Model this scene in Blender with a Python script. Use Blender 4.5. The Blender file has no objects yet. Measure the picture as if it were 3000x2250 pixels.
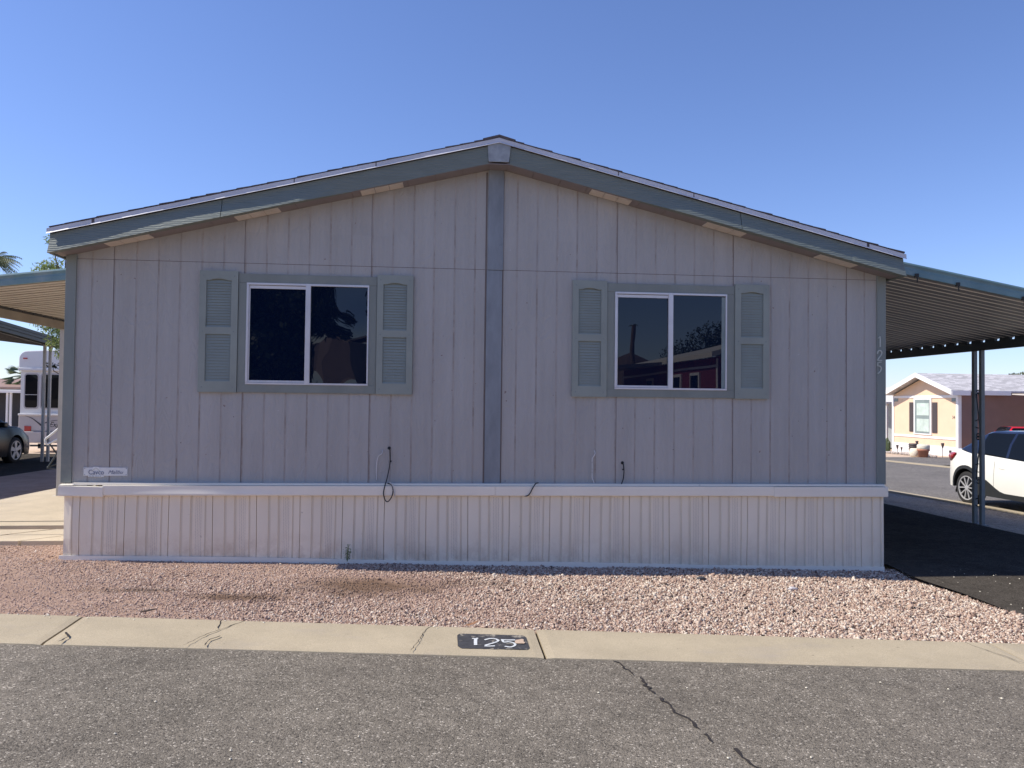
import bpy, bmesh, math, random
import numpy as np
from mathutils import Matrix, Vector
random.seed(7)
RNG = np.random.default_rng(11)
SC = bpy.context.scene
C = SC.collection

# ------------------------------------------------------------------ camera
_yaw, _pit, _rol = 0.0912965381, 0.0237506465, 0.0115720446
_c, _s = math.cos(_yaw), math.sin(_yaw)
_fw = Vector((_s*math.cos(_pit), _c*math.cos(_pit), math.sin(_pit)))
_r = Vector((_c, -_s, 0)); _up = _r.cross(_fw)
_r2 = math.cos(_rol)*_r + math.sin(_rol)*_up
_u2 = -math.sin(_rol)*_r + math.cos(_rol)*_up
cam = bpy.data.cameras.new('camera'); camo = bpy.data.objects.new('camera', cam); C.objects.link(camo)
M = Matrix((( _r2.x, _u2.x, -_fw.x, -0.5362), (_r2.y, _u2.y, -_fw.y, -7.7512), (_r2.z, _u2.z, -_fw.z, 0.8047), (0, 0, 0, 1)))
camo.matrix_world = M
cam.sensor_width = 36; cam.lens = 36*2277.67/3000; cam.clip_start = 0.05; cam.clip_end = 6000
SC.camera = camo
# ------------------------------------------------------------------ light
SUN = Vector((-0.925, 0.050, 1.0)).normalized()
EL = math.asin(SUN.z); AZ = math.atan2(SUN.x, SUN.y)
w = bpy.data.worlds.new('World'); SC.world = w; w.use_nodes = True
nt = w.node_tree; bg = nt.nodes['Background']
sky = nt.nodes.new('ShaderNodeTexSky'); sky.sky_type = 'NISHITA'; sky.sun_disc = False
sky.sun_elevation = EL; sky.sun_rotation = AZ % (2*math.pi)
sky.altitude = 400; sky.air_density = 1.0; sky.dust_density = 0.25; sky.ozone_density = 2.0
_t = nt.nodes.new('ShaderNodeMix'); _t.data_type = 'RGBA'; _t.blend_type = 'MULTIPLY'; _t.inputs[0].default_value = 1; _t.inputs[7].default_value = (.85, .905, 1.20, 1)
nt.links.new(sky.outputs[0], _t.inputs[6]); nt.links.new(_t.outputs[2], bg.inputs[0]); bg.inputs[1].default_value = 0.125
sl = bpy.data.lights.new('sun', 'SUN'); sl.energy = 4.8; sl.angle = math.radians(0.53); sl.color = (1, 0.93, 0.82)
so = bpy.data.objects.new('sun', sl); C.objects.link(so)
so.rotation_euler = (-SUN).to_track_quat('-Z', 'Y').to_euler(); so.location = (-20, 0, 25)
SC.view_settings.view_transform = 'Standard'; SC.view_settings.look = 'None'
SC.view_settings.exposure = 0.25; SC.view_settings.gamma = 1
SC.cycles.max_bounces = 8; SC.cycles.transparent_max_bounces = 8

# ------------------------------------------------------------------ materials
def new_mat(name):
    m = bpy.data.materials.new(name); m.use_nodes = True
    return m, m.node_tree, m.node_tree.nodes['Principled BSDF']
def N(t, kind, **kw):
    n = t.nodes.new('ShaderNode'+kind)
    for k, v in kw.items(): setattr(n, k, v)
    return n
def coords(t, scale=(1, 1, 1)):
    tc = N(t, 'TexCoord'); mp = N(t, 'Mapping'); mp.inputs['Scale'].default_value = scale
    t.links.new(tc.outputs['Object'], mp.inputs[0]); return mp.outputs[0]
def ramp(t, src, stops):
    r = N(t, 'ValToRGB'); t.links.new(src, r.inputs[0]); e = r.color_ramp.elements
    while len(e) < len(stops): e.new(0.5)
    for i, (p, c) in enumerate(stops):
        e[i].position = p; e[i].color = (*c, 1) if len(c) == 3 else c
    return r.outputs[0]
def noise(t, vec, scale, detail=4, rough=.6):
    n = N(t, 'TexNoise'); n.inputs['Scale'].default_value = scale; n.inputs['Detail'].default_value = detail
    n.inputs['Roughness'].default_value = rough; t.links.new(vec, n.inputs['Vector']); return n.outputs['Fac']
def mixc(t, f, a, b, mode='MIX'):
    m = N(t, 'Mix', data_type='RGBA', blend_type=mode)
    for s, v in ((m.inputs[0], f), (m.inputs[6], a), (m.inputs[7], b)):
        if hasattr(v, 'is_output') or hasattr(v, 'node'): t.links.new(v, s)
        elif isinstance(v, (int, float)): s.default_value = v
        else: s.default_value = (*v, 1)
    return m.outputs[2]
def bump(t, p, h, strength, dist=.002, prev=None):
    b = N(t, 'Bump'); b.inputs['Strength'].default_value = strength; b.inputs['Distance'].default_value = dist
    t.links.new(h, b.inputs['Height'])
    if prev is not None: t.links.new(prev, b.inputs['Normal'])
    t.links.new(b.outputs[0], p.inputs['Normal']); return b.outputs[0]
def mat(name, col, rough=.6, var=.12, scale=3, stretch=(1, 1, 1), bmp=0, bscale=60, bstretch=None, metal=0, spec=.5, dark=None, dirt=None):
    m, t, p = new_mat(name)
    v = coords(t, stretch)
    n = noise(t, v, scale)
    a = tuple(c*(1-var) for c in col); b = tuple(min(1, c*(1+var)) for c in col)
    col_o = ramp(t, n, [(.3, a), (.7, b)])
    if dirt:
        n2 = noise(t, coords(t, (1, 1, 1)), dirt[1], 6, .7)
        f = ramp(t, n2, [(dirt[2], (0, 0, 0)), (dirt[3], (1, 1, 1))])
        col_o = mixc(t, f, col_o, dirt[0])
    t.links.new(col_o, p.inputs['Base Color'])
    p.inputs['Roughness'].default_value = rough; p.inputs['Metallic'].default_value = metal
    p.inputs['Specular IOR Level'].default_value = spec
    if bmp:
        vb = coords(t, bstretch or stretch); bump(t, p, noise(t, vb, bscale, 3), bmp)
    return m

def siding_mat():
    m, t, p = new_mat('painted_siding')
    v = coords(t)
    big = ramp(t, noise(t, v, .9, 3), [(.3, (.415, .40, .378)), (.7, (.45, .433, .41))])
    # per board tone
    vv = coords(t, (4.92, 0.001, .41)); wn = N(t, 'TexWhiteNoise', noise_dimensions='3D')
    sn = N(t, 'Vector', ) if False else N(t, 'VectorMath', operation='FLOOR'); t.links.new(vv, sn.inputs[0]); t.links.new(sn.outputs[0], wn.inputs['Vector'])
    tone = ramp(t, wn.outputs['Value'], [(0, (.97, .97, .97)), (1, (1.02, 1.02, 1.02))])
    c1 = mixc(t, 1.0, big, tone, 'MULTIPLY')
    st = ramp(t, noise(t, coords(t, (5, 5, .35)), 1.6, 5, .7), [(.32, (.93, .92, .91)), (.68, (1.04, 1.04, 1.04))]); c1 = mixc(t, 1.0, c1, st, 'MULTIPLY')
    # pale flakes and dark specks in the paint
    sp = ramp(t, noise(t, v, 14, 2), [(.735, (0, 0, 0)), (.755, (1, 1, 1))])
    c2 = mixc(t, sp, c1, (.27, .22, .20))
    fl = ramp(t, noise(t, coords(t, (1, 1, 1.7)), 23, 1), [(.775, (0, 0, 0)), (.79, (1, 1, 1))])
    c3 = mixc(t, fl, c2, (.52, .50, .50))
    t.links.new(c3, p.inputs['Base Color']); p.inputs['Roughness'].default_value = .62
    p.inputs['Specular IOR Level'].default_value = .3
    # embossed grain: warped horizontal and vertical streaks
    b1 = bump(t, p, noise(t, coords(t, (3, 3, 22)), 9, 4, .7), .8, .004)
    b2 = bump(t, p, noise(t, coords(t, (60, 60, 2)), 3, 3), .6, .003, b1)
    wv = N(t, 'TexWave', wave_type='RINGS'); wv.inputs['Scale'].default_value = 2.6; wv.inputs['Distortion'].default_value = 14
    wv.inputs['Detail'].default_value = 2; wv.inputs['Detail Scale'].default_value = 1.5
    t.links.new(coords(t, (3, 3, .8)), wv.inputs[0])
    bump(t, p, wv.outputs['Fac'], .45, .004, b2)
    return m
def asphalt_mat(name, dk, md, lt, scale=95, patch=.18, spec=.25):
    m, t, p = new_mat(name)
    v = coords(t, (1, 1, .2))
    vo = N(t, 'TexVoronoi'); vo.inputs['Scale'].default_value = scale; t.links.new(v, vo.inputs['Vector'])
    sep = N(t, 'SeparateColor'); t.links.new(vo.outputs['Color'], sep.inputs[0])
    base = ramp(t, sep.outputs[0], [(0, dk), (.30, md), (.93, tuple(c*1.3 for c in md)), (.975, lt)])
    vo2 = N(t, 'TexVoronoi'); vo2.inputs['Scale'].default_value = scale*.42; t.links.new(v, vo2.inputs['Vector'])
    sep2 = N(t, 'SeparateColor'); t.links.new(vo2.outputs['Color'], sep2.inputs[0])
    big = ramp(t, sep2.outputs[1], [(.972, (0, 0, 0)), (.985, (1, 1, 1))])
    near = ramp(t, vo2.outputs['Distance'], [(.25, (1, 1, 1)), (.4, (0, 0, 0))])
    f = mixc(t, 1, big, near, 'MULTIPLY')
    c1 = mixc(t, f, base, lt)
    pn = ramp(t, noise(t, v, .9, 6, .65), [(.3, (1-patch,)*3), (.7, (1+patch*.6,)*3)]); pn = mixc(t, 1.0, pn, ramp(t, noise(t, v, 9, 3), [(.35, (.86,)*3), (.65, (1.1,)*3)]), 'MULTIPLY')
    c2 = mixc(t, 1.0, c1, pn, 'MULTIPLY')
    fine = ramp(t, noise(t, v, 260, 2), [(.3, (.62,)*3), (.7, (1.32,)*3)])
    c3 = mixc(t, 1.0, c2, fine, 'MULTIPLY')
    t.links.new(c3, p.inputs['Base Color']); p.inputs['Roughness'].default_value = .9; p.inputs['Specular IOR Level'].default_value = spec
    b = bump(t, p, noise(t, v, scale*1.3, 3, .7), .75, .006)
    inv = ramp(t, vo.outputs['Distance'], [(0, (1, 1, 1)), (.6, (0, 0, 0))]); bump(t, p, inv, .6, .004, b)
    return m
def stain(t, c, dark):
    tc = N(t, 'TexCoord'); nz = N(t, 'TexNoise'); nz.inputs['Scale'].default_value = 3.5; nz.inputs['Detail'].default_value = 5
    t.links.new(tc.outputs['Object'], nz.inputs['Vector']); out = c
    for cx, cy, rx, ry, k in ((-1.10, -1.05, .80, .42, .80), (-2.12, -1.42, .50, .16, .75), (-2.95, -1.22, .50, .13, .6), (-.2, -.85, .5, .16, .35), (.75, -1.5, .30, .2, .25)):
        mp = N(t, 'Mapping', vector_type='TEXTURE'); mp.inputs['Location'].default_value = (cx, cy, 0); mp.inputs['Scale'].default_value = (rx, ry, 50)
        t.links.new(tc.outputs['Object'], mp.inputs[0]); ln = N(t, 'VectorMath', operation='LENGTH'); t.links.new(mp.outputs[0], ln.inputs[0])
        ad = N(t, 'Math', operation='ADD'); t.links.new(ln.outputs['Value'], ad.inputs[0]); sc = N(t, 'Math', operation='MULTIPLY_ADD'); t.links.new(nz.outputs['Fac'], sc.inputs[0]); sc.inputs[1].default_value = 1.5; sc.inputs[2].default_value = -.75
        t.links.new(sc.outputs[0], ad.inputs[1]); f = ramp(t, ad.outputs[0], [(.25, (k,)*3), (1.0, (0,)*3)]); out = mixc(t, f, out, dark)
    return out
def gravel_mat():
    m, t, p = new_mat('gravel_stone')
    at = N(t, 'Attribute', attribute_name='rnd')
    c = ramp(t, at.outputs['Fac'], [(0, (.05, .038, .033)), (.12, (.17, .105, .08)), (.35, (.38, .255, .195)), (.6, (.50, .37, .285)), (.8, (.60, .485, .38)), (1, (.72, .64, .53))])
    at2 = N(t, 'Attribute', attribute_name='soil')
    c2 = mixc(t, at2.outputs['Fac'], c, (.49, .345, .285))
    n = ramp(t, noise(t, coords(t), 130, 2), [(.3, (.85,)*3), (.7, (1.1,)*3)])
    c3 = stain(t, mixc(t, 1.0, c2, n, 'MULTIPLY'), (.15, .095, .06))
    t.links.new(c3, p.inputs['Base Color']); p.inputs['Roughness'].default_value = .8; p.inputs['Specular IOR Level'].default_value = .25
    return m
def soil_mat():
    m, t, p = new_mat('reddish_soil')
    v = coords(t)
    c = ramp(t, noise(t, v, 2.2, 6, .7), [(.3, (.35, .235, .175)), (.7, (.49, .345, .265))])
    f = ramp(t, noise(t, v, 120, 3, .7), [(.3, (.7,)*3), (.7, (1.2,)*3)])
    pt = ramp(t, noise(t, v, 1.1, 3), [(.60, (1,)*3), (.75, (.55, .48, .42))]); c = mixc(t, 1.0, c, pt, 'MULTIPLY'); t.links.new(stain(t, mixc(t, 1.0, c, f, 'MULTIPLY'), (.13, .08, .05)), p.inputs['Base Color']); p.inputs['Roughness'].default_value = .95
    p.inputs['Specular IOR Level'].default_value = .1
    bump(t, p, noise(t, v, 70, 4, .7), .9, .012)
    return m
def concrete_mat(name, col, scale=1.2):
    m, t, p = new_mat(name)
    v = coords(t)
    c = ramp(t, noise(t, v, scale*2, 6, .65), [(.3, tuple(x*.88 for x in col)), (.7, tuple(x*1.08 for x in col))])
    f = ramp(t, noise(t, v, 150, 3, .7), [(.3, (.76,)*3), (.7, (1.17,)*3)])
    c = mixc(t, 1.0, c, f, 'MULTIPLY')
    s = ramp(t, noise(t, v, 26, 2), [(.74, (0,)*3), (.78, (1,)*3)]); c = mixc(t, s, c, tuple(x*.35 for x in col))
    s2 = ramp(t, noise(t, coords(t, (1, 1.8, 1)), 1.7, 6, .7), [(.55, (0,)*3), (.8, (.45,)*3)]); c = mixc(t, s2, c, (.34, .30, .27))
    t.links.new(c, p.inputs['Base Color']); p.inputs['Roughness'].default_value = .88; p.inputs['Specular IOR Level'].default_value = .25
    bump(t, p, noise(t, v, 210, 3, .7), .5, .003)
    return m
def skirt_mat():
    m = mat('vinyl_skirting', (.85, .765, .62), .5, .05, 2, (1, 1, .6), .12, 5); t = m.node_tree; p = t.nodes['Principled BSDF']
    src = p.inputs['Base Color'].links[0].from_socket; tc = N(t, 'TexCoord'); sx = N(t, 'SeparateXYZ'); t.links.new(tc.outputs['Object'], sx.inputs[0])
    f1 = ramp(t, noise(t, coords(t, (1, 1, .9)), 4.5, 7, .75), [(.42, (0,)*3), (.68, (1,)*3)])
    ml = N(t, 'MapRange'); t.links.new(sx.outputs[2], ml.inputs[0]); ml.inputs[1].default_value = -.45; ml.inputs[2].default_value = -.80
    mx = N(t, 'MapRange'); t.links.new(sx.outputs[0], mx.inputs[0]); mx.inputs[1].default_value = 3.0; mx.inputs[2].default_value = -2.2; mx.inputs[3].default_value = .35; mx.inputs[4].default_value = 1
    m1 = N(t, 'Math', operation='MULTIPLY'); t.links.new(f1, m1.inputs[0]); t.links.new(ml.outputs[0], m1.inputs[1]); m2 = N(t, 'Math', operation='MULTIPLY'); t.links.new(m1.outputs[0], m2.inputs[0]); t.links.new(mx.outputs[0], m2.inputs[1])
    c = mixc(t, m2.outputs[0], src, (.46, .33, .22)); sp = ramp(t, noise(t, coords(t), 17, 2), [(.74, (0,)*3), (.78, (.6,)*3)]); c = mixc(t, sp, c, (.5, .42, .34))
    t.links.new(c, p.inputs['Base Color']); return m
def shingle_mat(name, col):
    m, t, p = new_mat(name)
    v = coords(t, (3, 3, 3)); vo = N(t, 'TexBrick'); vo.inputs['Scale'].default_value = 1
    vo.inputs['Color1'].default_value = (*[c*.75 for c in col], 1); vo.inputs['Color2'].default_value = (*[c*1.2 for c in col], 1)
    vo.inputs['Mortar'].default_value = (*[c*.5 for c in col], 1); vo.inputs['Mortar Size'].default_value = .012
    vo.inputs['Brick Width'].default_value = .9; vo.inputs['Row Height'].default_value = .42; t.links.new(v, vo.inputs[0])
    f = ramp(t, noise(t, coords(t), 60, 3), [(.3, (.8,)*3), (.7, (1.15,)*3)])
    t.links.new(mixc(t, 1.0, vo.outputs[0], f, 'MULTIPLY'), p.inputs['Base Color']); p.inputs['Roughness'].default_value = .9
    return m
def fascia_mat():
    m, t, p = new_mat('weathered_sage_paint')
    v = coords(t, (1, 1, 9))
    c = ramp(t, noise(t, v, 6, 5, .7), [(.3, (.16, .185, .165)), (.7, (.195, .22, .20))])
    s = ramp(t, noise(t, coords(t, (2, 2, 26)), 6, 3, .7), [(.68, (0,)*3), (.76, (.6,)*3)]); c = mixc(t, s, c, (.34, .35, .33))
    t.links.new(c, p.inputs['Base Color']); p.inputs['Roughness'].default_value = .6; p.inputs['Specular IOR Level'].default_value = .3
    wv = N(t, 'TexWave', wave_type='BANDS', bands_direction='Z'); wv.inputs['Scale'].default_value = 15; wv.inputs['Distortion'].default_value = 16
    wv.inputs['Detail'].default_value = 3; wv.inputs['Detail Scale'].default_value = .6
    t.links.new(coords(t, (.35, .35, 1)), wv.inputs[0]); bump(t, p, wv.outputs['Fac'], .45, .004)
    return m
def glass_mat(name, warp=0, tint=(.003, .008, .024), ior=1.5):
    m, t, p = new_mat(name)
    p.inputs['Base Color'].default_value = (*tint, 1); p.inputs['Roughness'].default_value = 0.0; p.inputs['IOR'].default_value = ior
    if warp:
        bump(t, p, noise(t, coords(t, (1, 1, .75)), 2.1, 0), warp, .06)
    else:
        bump(t, p, noise(t, coords(t), 2.0, 0), .06, .01)
    return m
def leaf_mat(name, a, b, trans=.25):
    m, t, p = new_mat(name)
    at = N(t, 'Attribute', attribute_name='rnd')
    t.links.new(ramp(t, at.outputs['Fac'], [(0, a), (1, b)]), p.inputs['Base Color'])
    p.inputs['Roughness'].default_value = .55
    tr = N(t, 'BsdfTranslucent'); tr.inputs[0].default_value = (*[min(1, x*1.5) for x in b], 1)
    mx = N(t, 'MixShader'); mx.inputs[0].default_value = trans
    o = t.nodes['Material Output']
    t.links.new(p.outputs[0], mx.inputs[1]); t.links.new(tr.outputs[0], mx.inputs[2]); t.links.new(mx.outputs[0], o.inputs[0])
    return m

MT = {}
MT['siding'] = siding_mat()
MT['groove'] = mat('siding_groove', (.42, .385, .355), .8, .15, 4, dirt=((.30, .25, .21), 3, .5, .7))
MT['seam'] = mat('dark_seam', (.19, .155, .14), .9)
MT['trim'] = mat('sage_trim_paint', (.225, .245, .22), .6, .1, 3, (1, 1, .3), .3, 25, (1, 1, 8), dirt=((.29, .29, .24), 2.5, .55, .75))
MT['strip'] = mat('blue_grey_flashing', (.235, .255, .275), .5, .18, 4, (2, 2, .6), .15, 20, dirt=((.15, .17, .19), 5, .6, .75))
MT['shutter'] = mat('sage_shutter_plastic', (.275, .30, .265), .5, .08, 3, bmp=.15, bscale=90)
MT['fascia'] = fascia_mat()
MT['plate'] = mat('ridge_plate_metal', (.32, .34, .35), .45, .2, 14, bmp=.2, bscale=30, dirt=((.5, .5, .5), 18, .62, .72))
MT['drip'] = mat('drip_edge_metal', (.58, .58, .62), .45, .06, 3, bmp=.15, bscale=6)
MT['soffit'] = mat('soffit_vinyl', (.23, .20, .20), .6, .06, 3)
MT['vent'] = mat('soffit_vent_cream', (.62, .55, .47), .6, .08, 8)
MT['shingle'] = shingle_mat('brown_shingle', (.10, .085, .09))
MT['skirt'] = skirt_mat()
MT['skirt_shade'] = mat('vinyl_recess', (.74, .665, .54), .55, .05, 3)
MT['cap'] = mat('vinyl_cap', (.88, .82, .70), .42, .04, 2, bmp=.12, bscale=3)
MT['hole'] = mat('vent_hole', (.36, .32, .28), .9)
MT['alu'] = mat('window_aluminium', (.66, .65, .66), .35, .06, 5, metal=.25)
MT['glass'] = glass_mat('window_glass')
MT['glass_warp'] = glass_mat('warped_window_glass', .55)
MT['glass_car'] = glass_mat('car_glass', 0, (.006, .008, .011), 1.25)
MT['black'] = mat('black_rubber', (.012, .012, .013), .5)
MT['wire'] = mat('white_wire', (.65, .64, .62), .5)
MT['white'] = mat('white_paint', (.80, .79, .77), .5, .04)
MT['ink'] = mat('grey_blue_ink', (.13, .16, .25), .6)
MT['plaque'] = mat('plaque_aluminium', (.70, .70, .68), .45, .1, 12)
MT['digit'] = mat('number_metal', (.52, .54, .48), .45, .08, 20)
MT['road'] = asphalt_mat('street_asphalt', (.082, .071, .057), (.186, .162, .129), (.48, .43, .355), 125)
MT['road2'] = asphalt_mat('side_street_asphalt', (.10, .092, .085), (.17, .155, .14), (.35, .32, .28), 60)
MT['drive'] = asphalt_mat('sealed_driveway', (.048, .042, .036), (.076, .067, .057), (.14, .125, .105), 120, .18, 0.0)
MT['verge'] = asphalt_mat('verge_gravel', (.17, .135, .105), (.33, .265, .205), (.5, .43, .37), 50, .18, .1)
MT['gravel'] = gravel_mat(); MT['soil'] = soil_mat()
MT['curb'] = concrete_mat('curb_concrete', (.445, .375, .262)); MT['slab'] = concrete_mat('patio_concrete', (.56, .475, .35))
MT['crack'] = mat('crack_dark', (.025, .02, .018), .95)
MT['numblack'] = mat('worn_black_paint', (.045, .045, .05), .7, .35, 25, dirt=((.30, .27, .22), 14, .56, .64), bmp=.4, bscale=90)
MT['numwhite'] = mat('worn_white_paint', (.62, .64, .64), .7, .15, 30, dirt=((.2, .2, .2), 20, .64, .72))
MT['chip'] = concrete_mat('chipped_concrete', (.58, .44, .33))
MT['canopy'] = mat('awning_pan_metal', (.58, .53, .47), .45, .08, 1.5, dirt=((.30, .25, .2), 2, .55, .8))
MT['canopy_dk'] = mat('awning_pan_metal_shaded', (.20, .195, .20), .45, .12, 1.5)  # right carport flats: underside shade put into the pan colour
MT['canopy_lip'] = mat('awning_rib_bounce_lit', (.80, .78, .74), .4, .06, 1.5)  # same pan metal, rib faces paler: bounced ground light put into the colour
MT['canopy_tan'] = mat('awning_rib_dark_tan', (.27, .23, .19), .5, .08, 1.5)  # darker tan on one face of each rib
MT['canopy_black'] = mat('canopy_black_metal', (.045, .045, .05), .5, .1, 1.5)
MT['teal'] = mat('teal_gutter_paint', (.14, .24, .255), .38, .15, 2, (1, 1, 1), .1, 8, dirt=((.26, .32, .33), 3, .5, .8))
MT['beam'] = mat('dark_beam_paint', (.050, .066, .072), .5)
MT['beam_tan'] = mat('tan_beam_paint', (.36, .31, .26), .5)
MT['post'] = mat('grey_post_paint', (.21, .235, .235), .5, .12, 5)
MT['post_cream'] = mat('cream_post_paint', (.55, .52, .47), .55, .1, 4, dirt=((.2, .17, .14), 12, .68, .72))
MT['iron'] = mat('wrought_iron', (.035, .045, .05), .5)
MT['carwhite'] = mat('white_car_paint', (.84, .83, .77), .18, .02, 2, spec=.6)
MT['carnavy'] = mat('navy_roof_paint', (.010, .014, .035), .12, .05, spec=.7)
MT['carblack'] = mat('dark_car_paint', (.006, .010, .014), .22, .05, spec=.35)
MT['carred'] = mat('red_car_paint', (.55, .012, .02), .2, .05, spec=.6)
MT['clad'] = mat('grey_cladding', (.018, .020, .022), .7, .1)
MT['tyre'] = mat('tyre_rubber', (.018, .018, .019), .8)
MT['rim'] = mat('wheel_alloy', (.50, .50, .51), .3, .05, metal=.25)
MT['rimdark'] = mat('wheel_dark', (.02, .02, .022), .35)
MT['tail'] = mat('tail_light_red', (.38, .015, .02), .15, .2, 20, spec=.7)
MT['seat'] = mat('seat_red', (.25, .03, .03), .8)
MT['chrome'] = mat('chrome', (.8, .8, .8), .12, metal=1)
MT['rv'] = mat('rv_white_gelcoat', (.80, .79, .77), .3, .03, 2, spec=.5)
MT['rvgrey'] = mat('rv_lower_panel', (.50, .47, .47), .4, .05, 2)
MT['decal'] = mat('rv_dark_decal', (.03, .025, .03), .4)
MT['peach'] = mat('peach_stucco', (.74, .54, .375), .9, .04, 2, bmp=.3, bscale=40)
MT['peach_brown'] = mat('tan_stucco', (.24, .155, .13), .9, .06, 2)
MT['hshutter'] = mat('brown_shutter', (.07, .055, .055), .6, .1)
MT['hglass'] = mat('curtained_glass', (.50, .60, .54), .15, .15, 3, spec=.8)
MT['gscreen'] = mat('grey_green_frame', (.22, .27, .26), .5)
MT['hroof'] = shingle_mat('pale_shingle', (.52, .50, .50))
MT['brownroof'] = mat('brown_metal_roof', (.32, .20, .15), .6, .1)
MT['shed'] = mat('dark_shed_wall', (.05, .052, .06), .8)
MT['shade_grey'] = mat('grey_porch_wall', (.28, .30, .30), .7)
MT['terracotta'] = mat('terracotta', (.46, .20, .12), .8, .12, 10)
MT['cream'] = mat('cream_pottery', (.72, .66, .52), .7, .15, 12)
MT['stone'] = mat('stone_border', (.42, .37, .33), .9, .3, 9, bmp=.5, bscale=20)
MT['sand'] = mat('tan_gravel', (.55, .42, .31), .95, .15, 8, bmp=.6, bscale=40)
MT['bark'] = mat('bark', (.16, .12, .09), .9, .25, 8, (1, 1, .3), .6, 20)
MT['leaf'] = leaf_mat('feathery_leaf', (.07, .12, .03), (.30, .36, .12))
MT['leafw'] = leaf_mat('weed_leaf', (.05, .09, .03), (.13, .20, .07))
MT['leafdk'] = leaf_mat('dark_leaf', (.02, .034, .02), (.06, .09, .045), .10)
MT['leaf2'] = leaf_mat('olive_leaf', (.03, .05, .02), (.09, .12, .05))
MT['leaf3'] = leaf_mat('hazed_olive_leaf', (.10, .12, .07), (.22, .24, .15))  # distance haze painted into the leaf colour
MT['palmleaf'] = leaf_mat('palm_leaf', (.06, .09, .04), (.16, .20, .10), .15)
MT['maroon'] = mat('maroon_siding', (.20, .035, .055), .7, .08)
MT['roofwhite'] = mat('white_roof_coating', (.78, .74, .66), .6, .05)
MT['rock'] = mat('mountain_rock', (.20, .15, .13), .95, .25, .02)
MT['twig'] = mat('dry_leaf', (.24, .12, .06), .8)
MT['porcelain'] = mat('off_white', (.75, .73, .70), .5)

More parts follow.
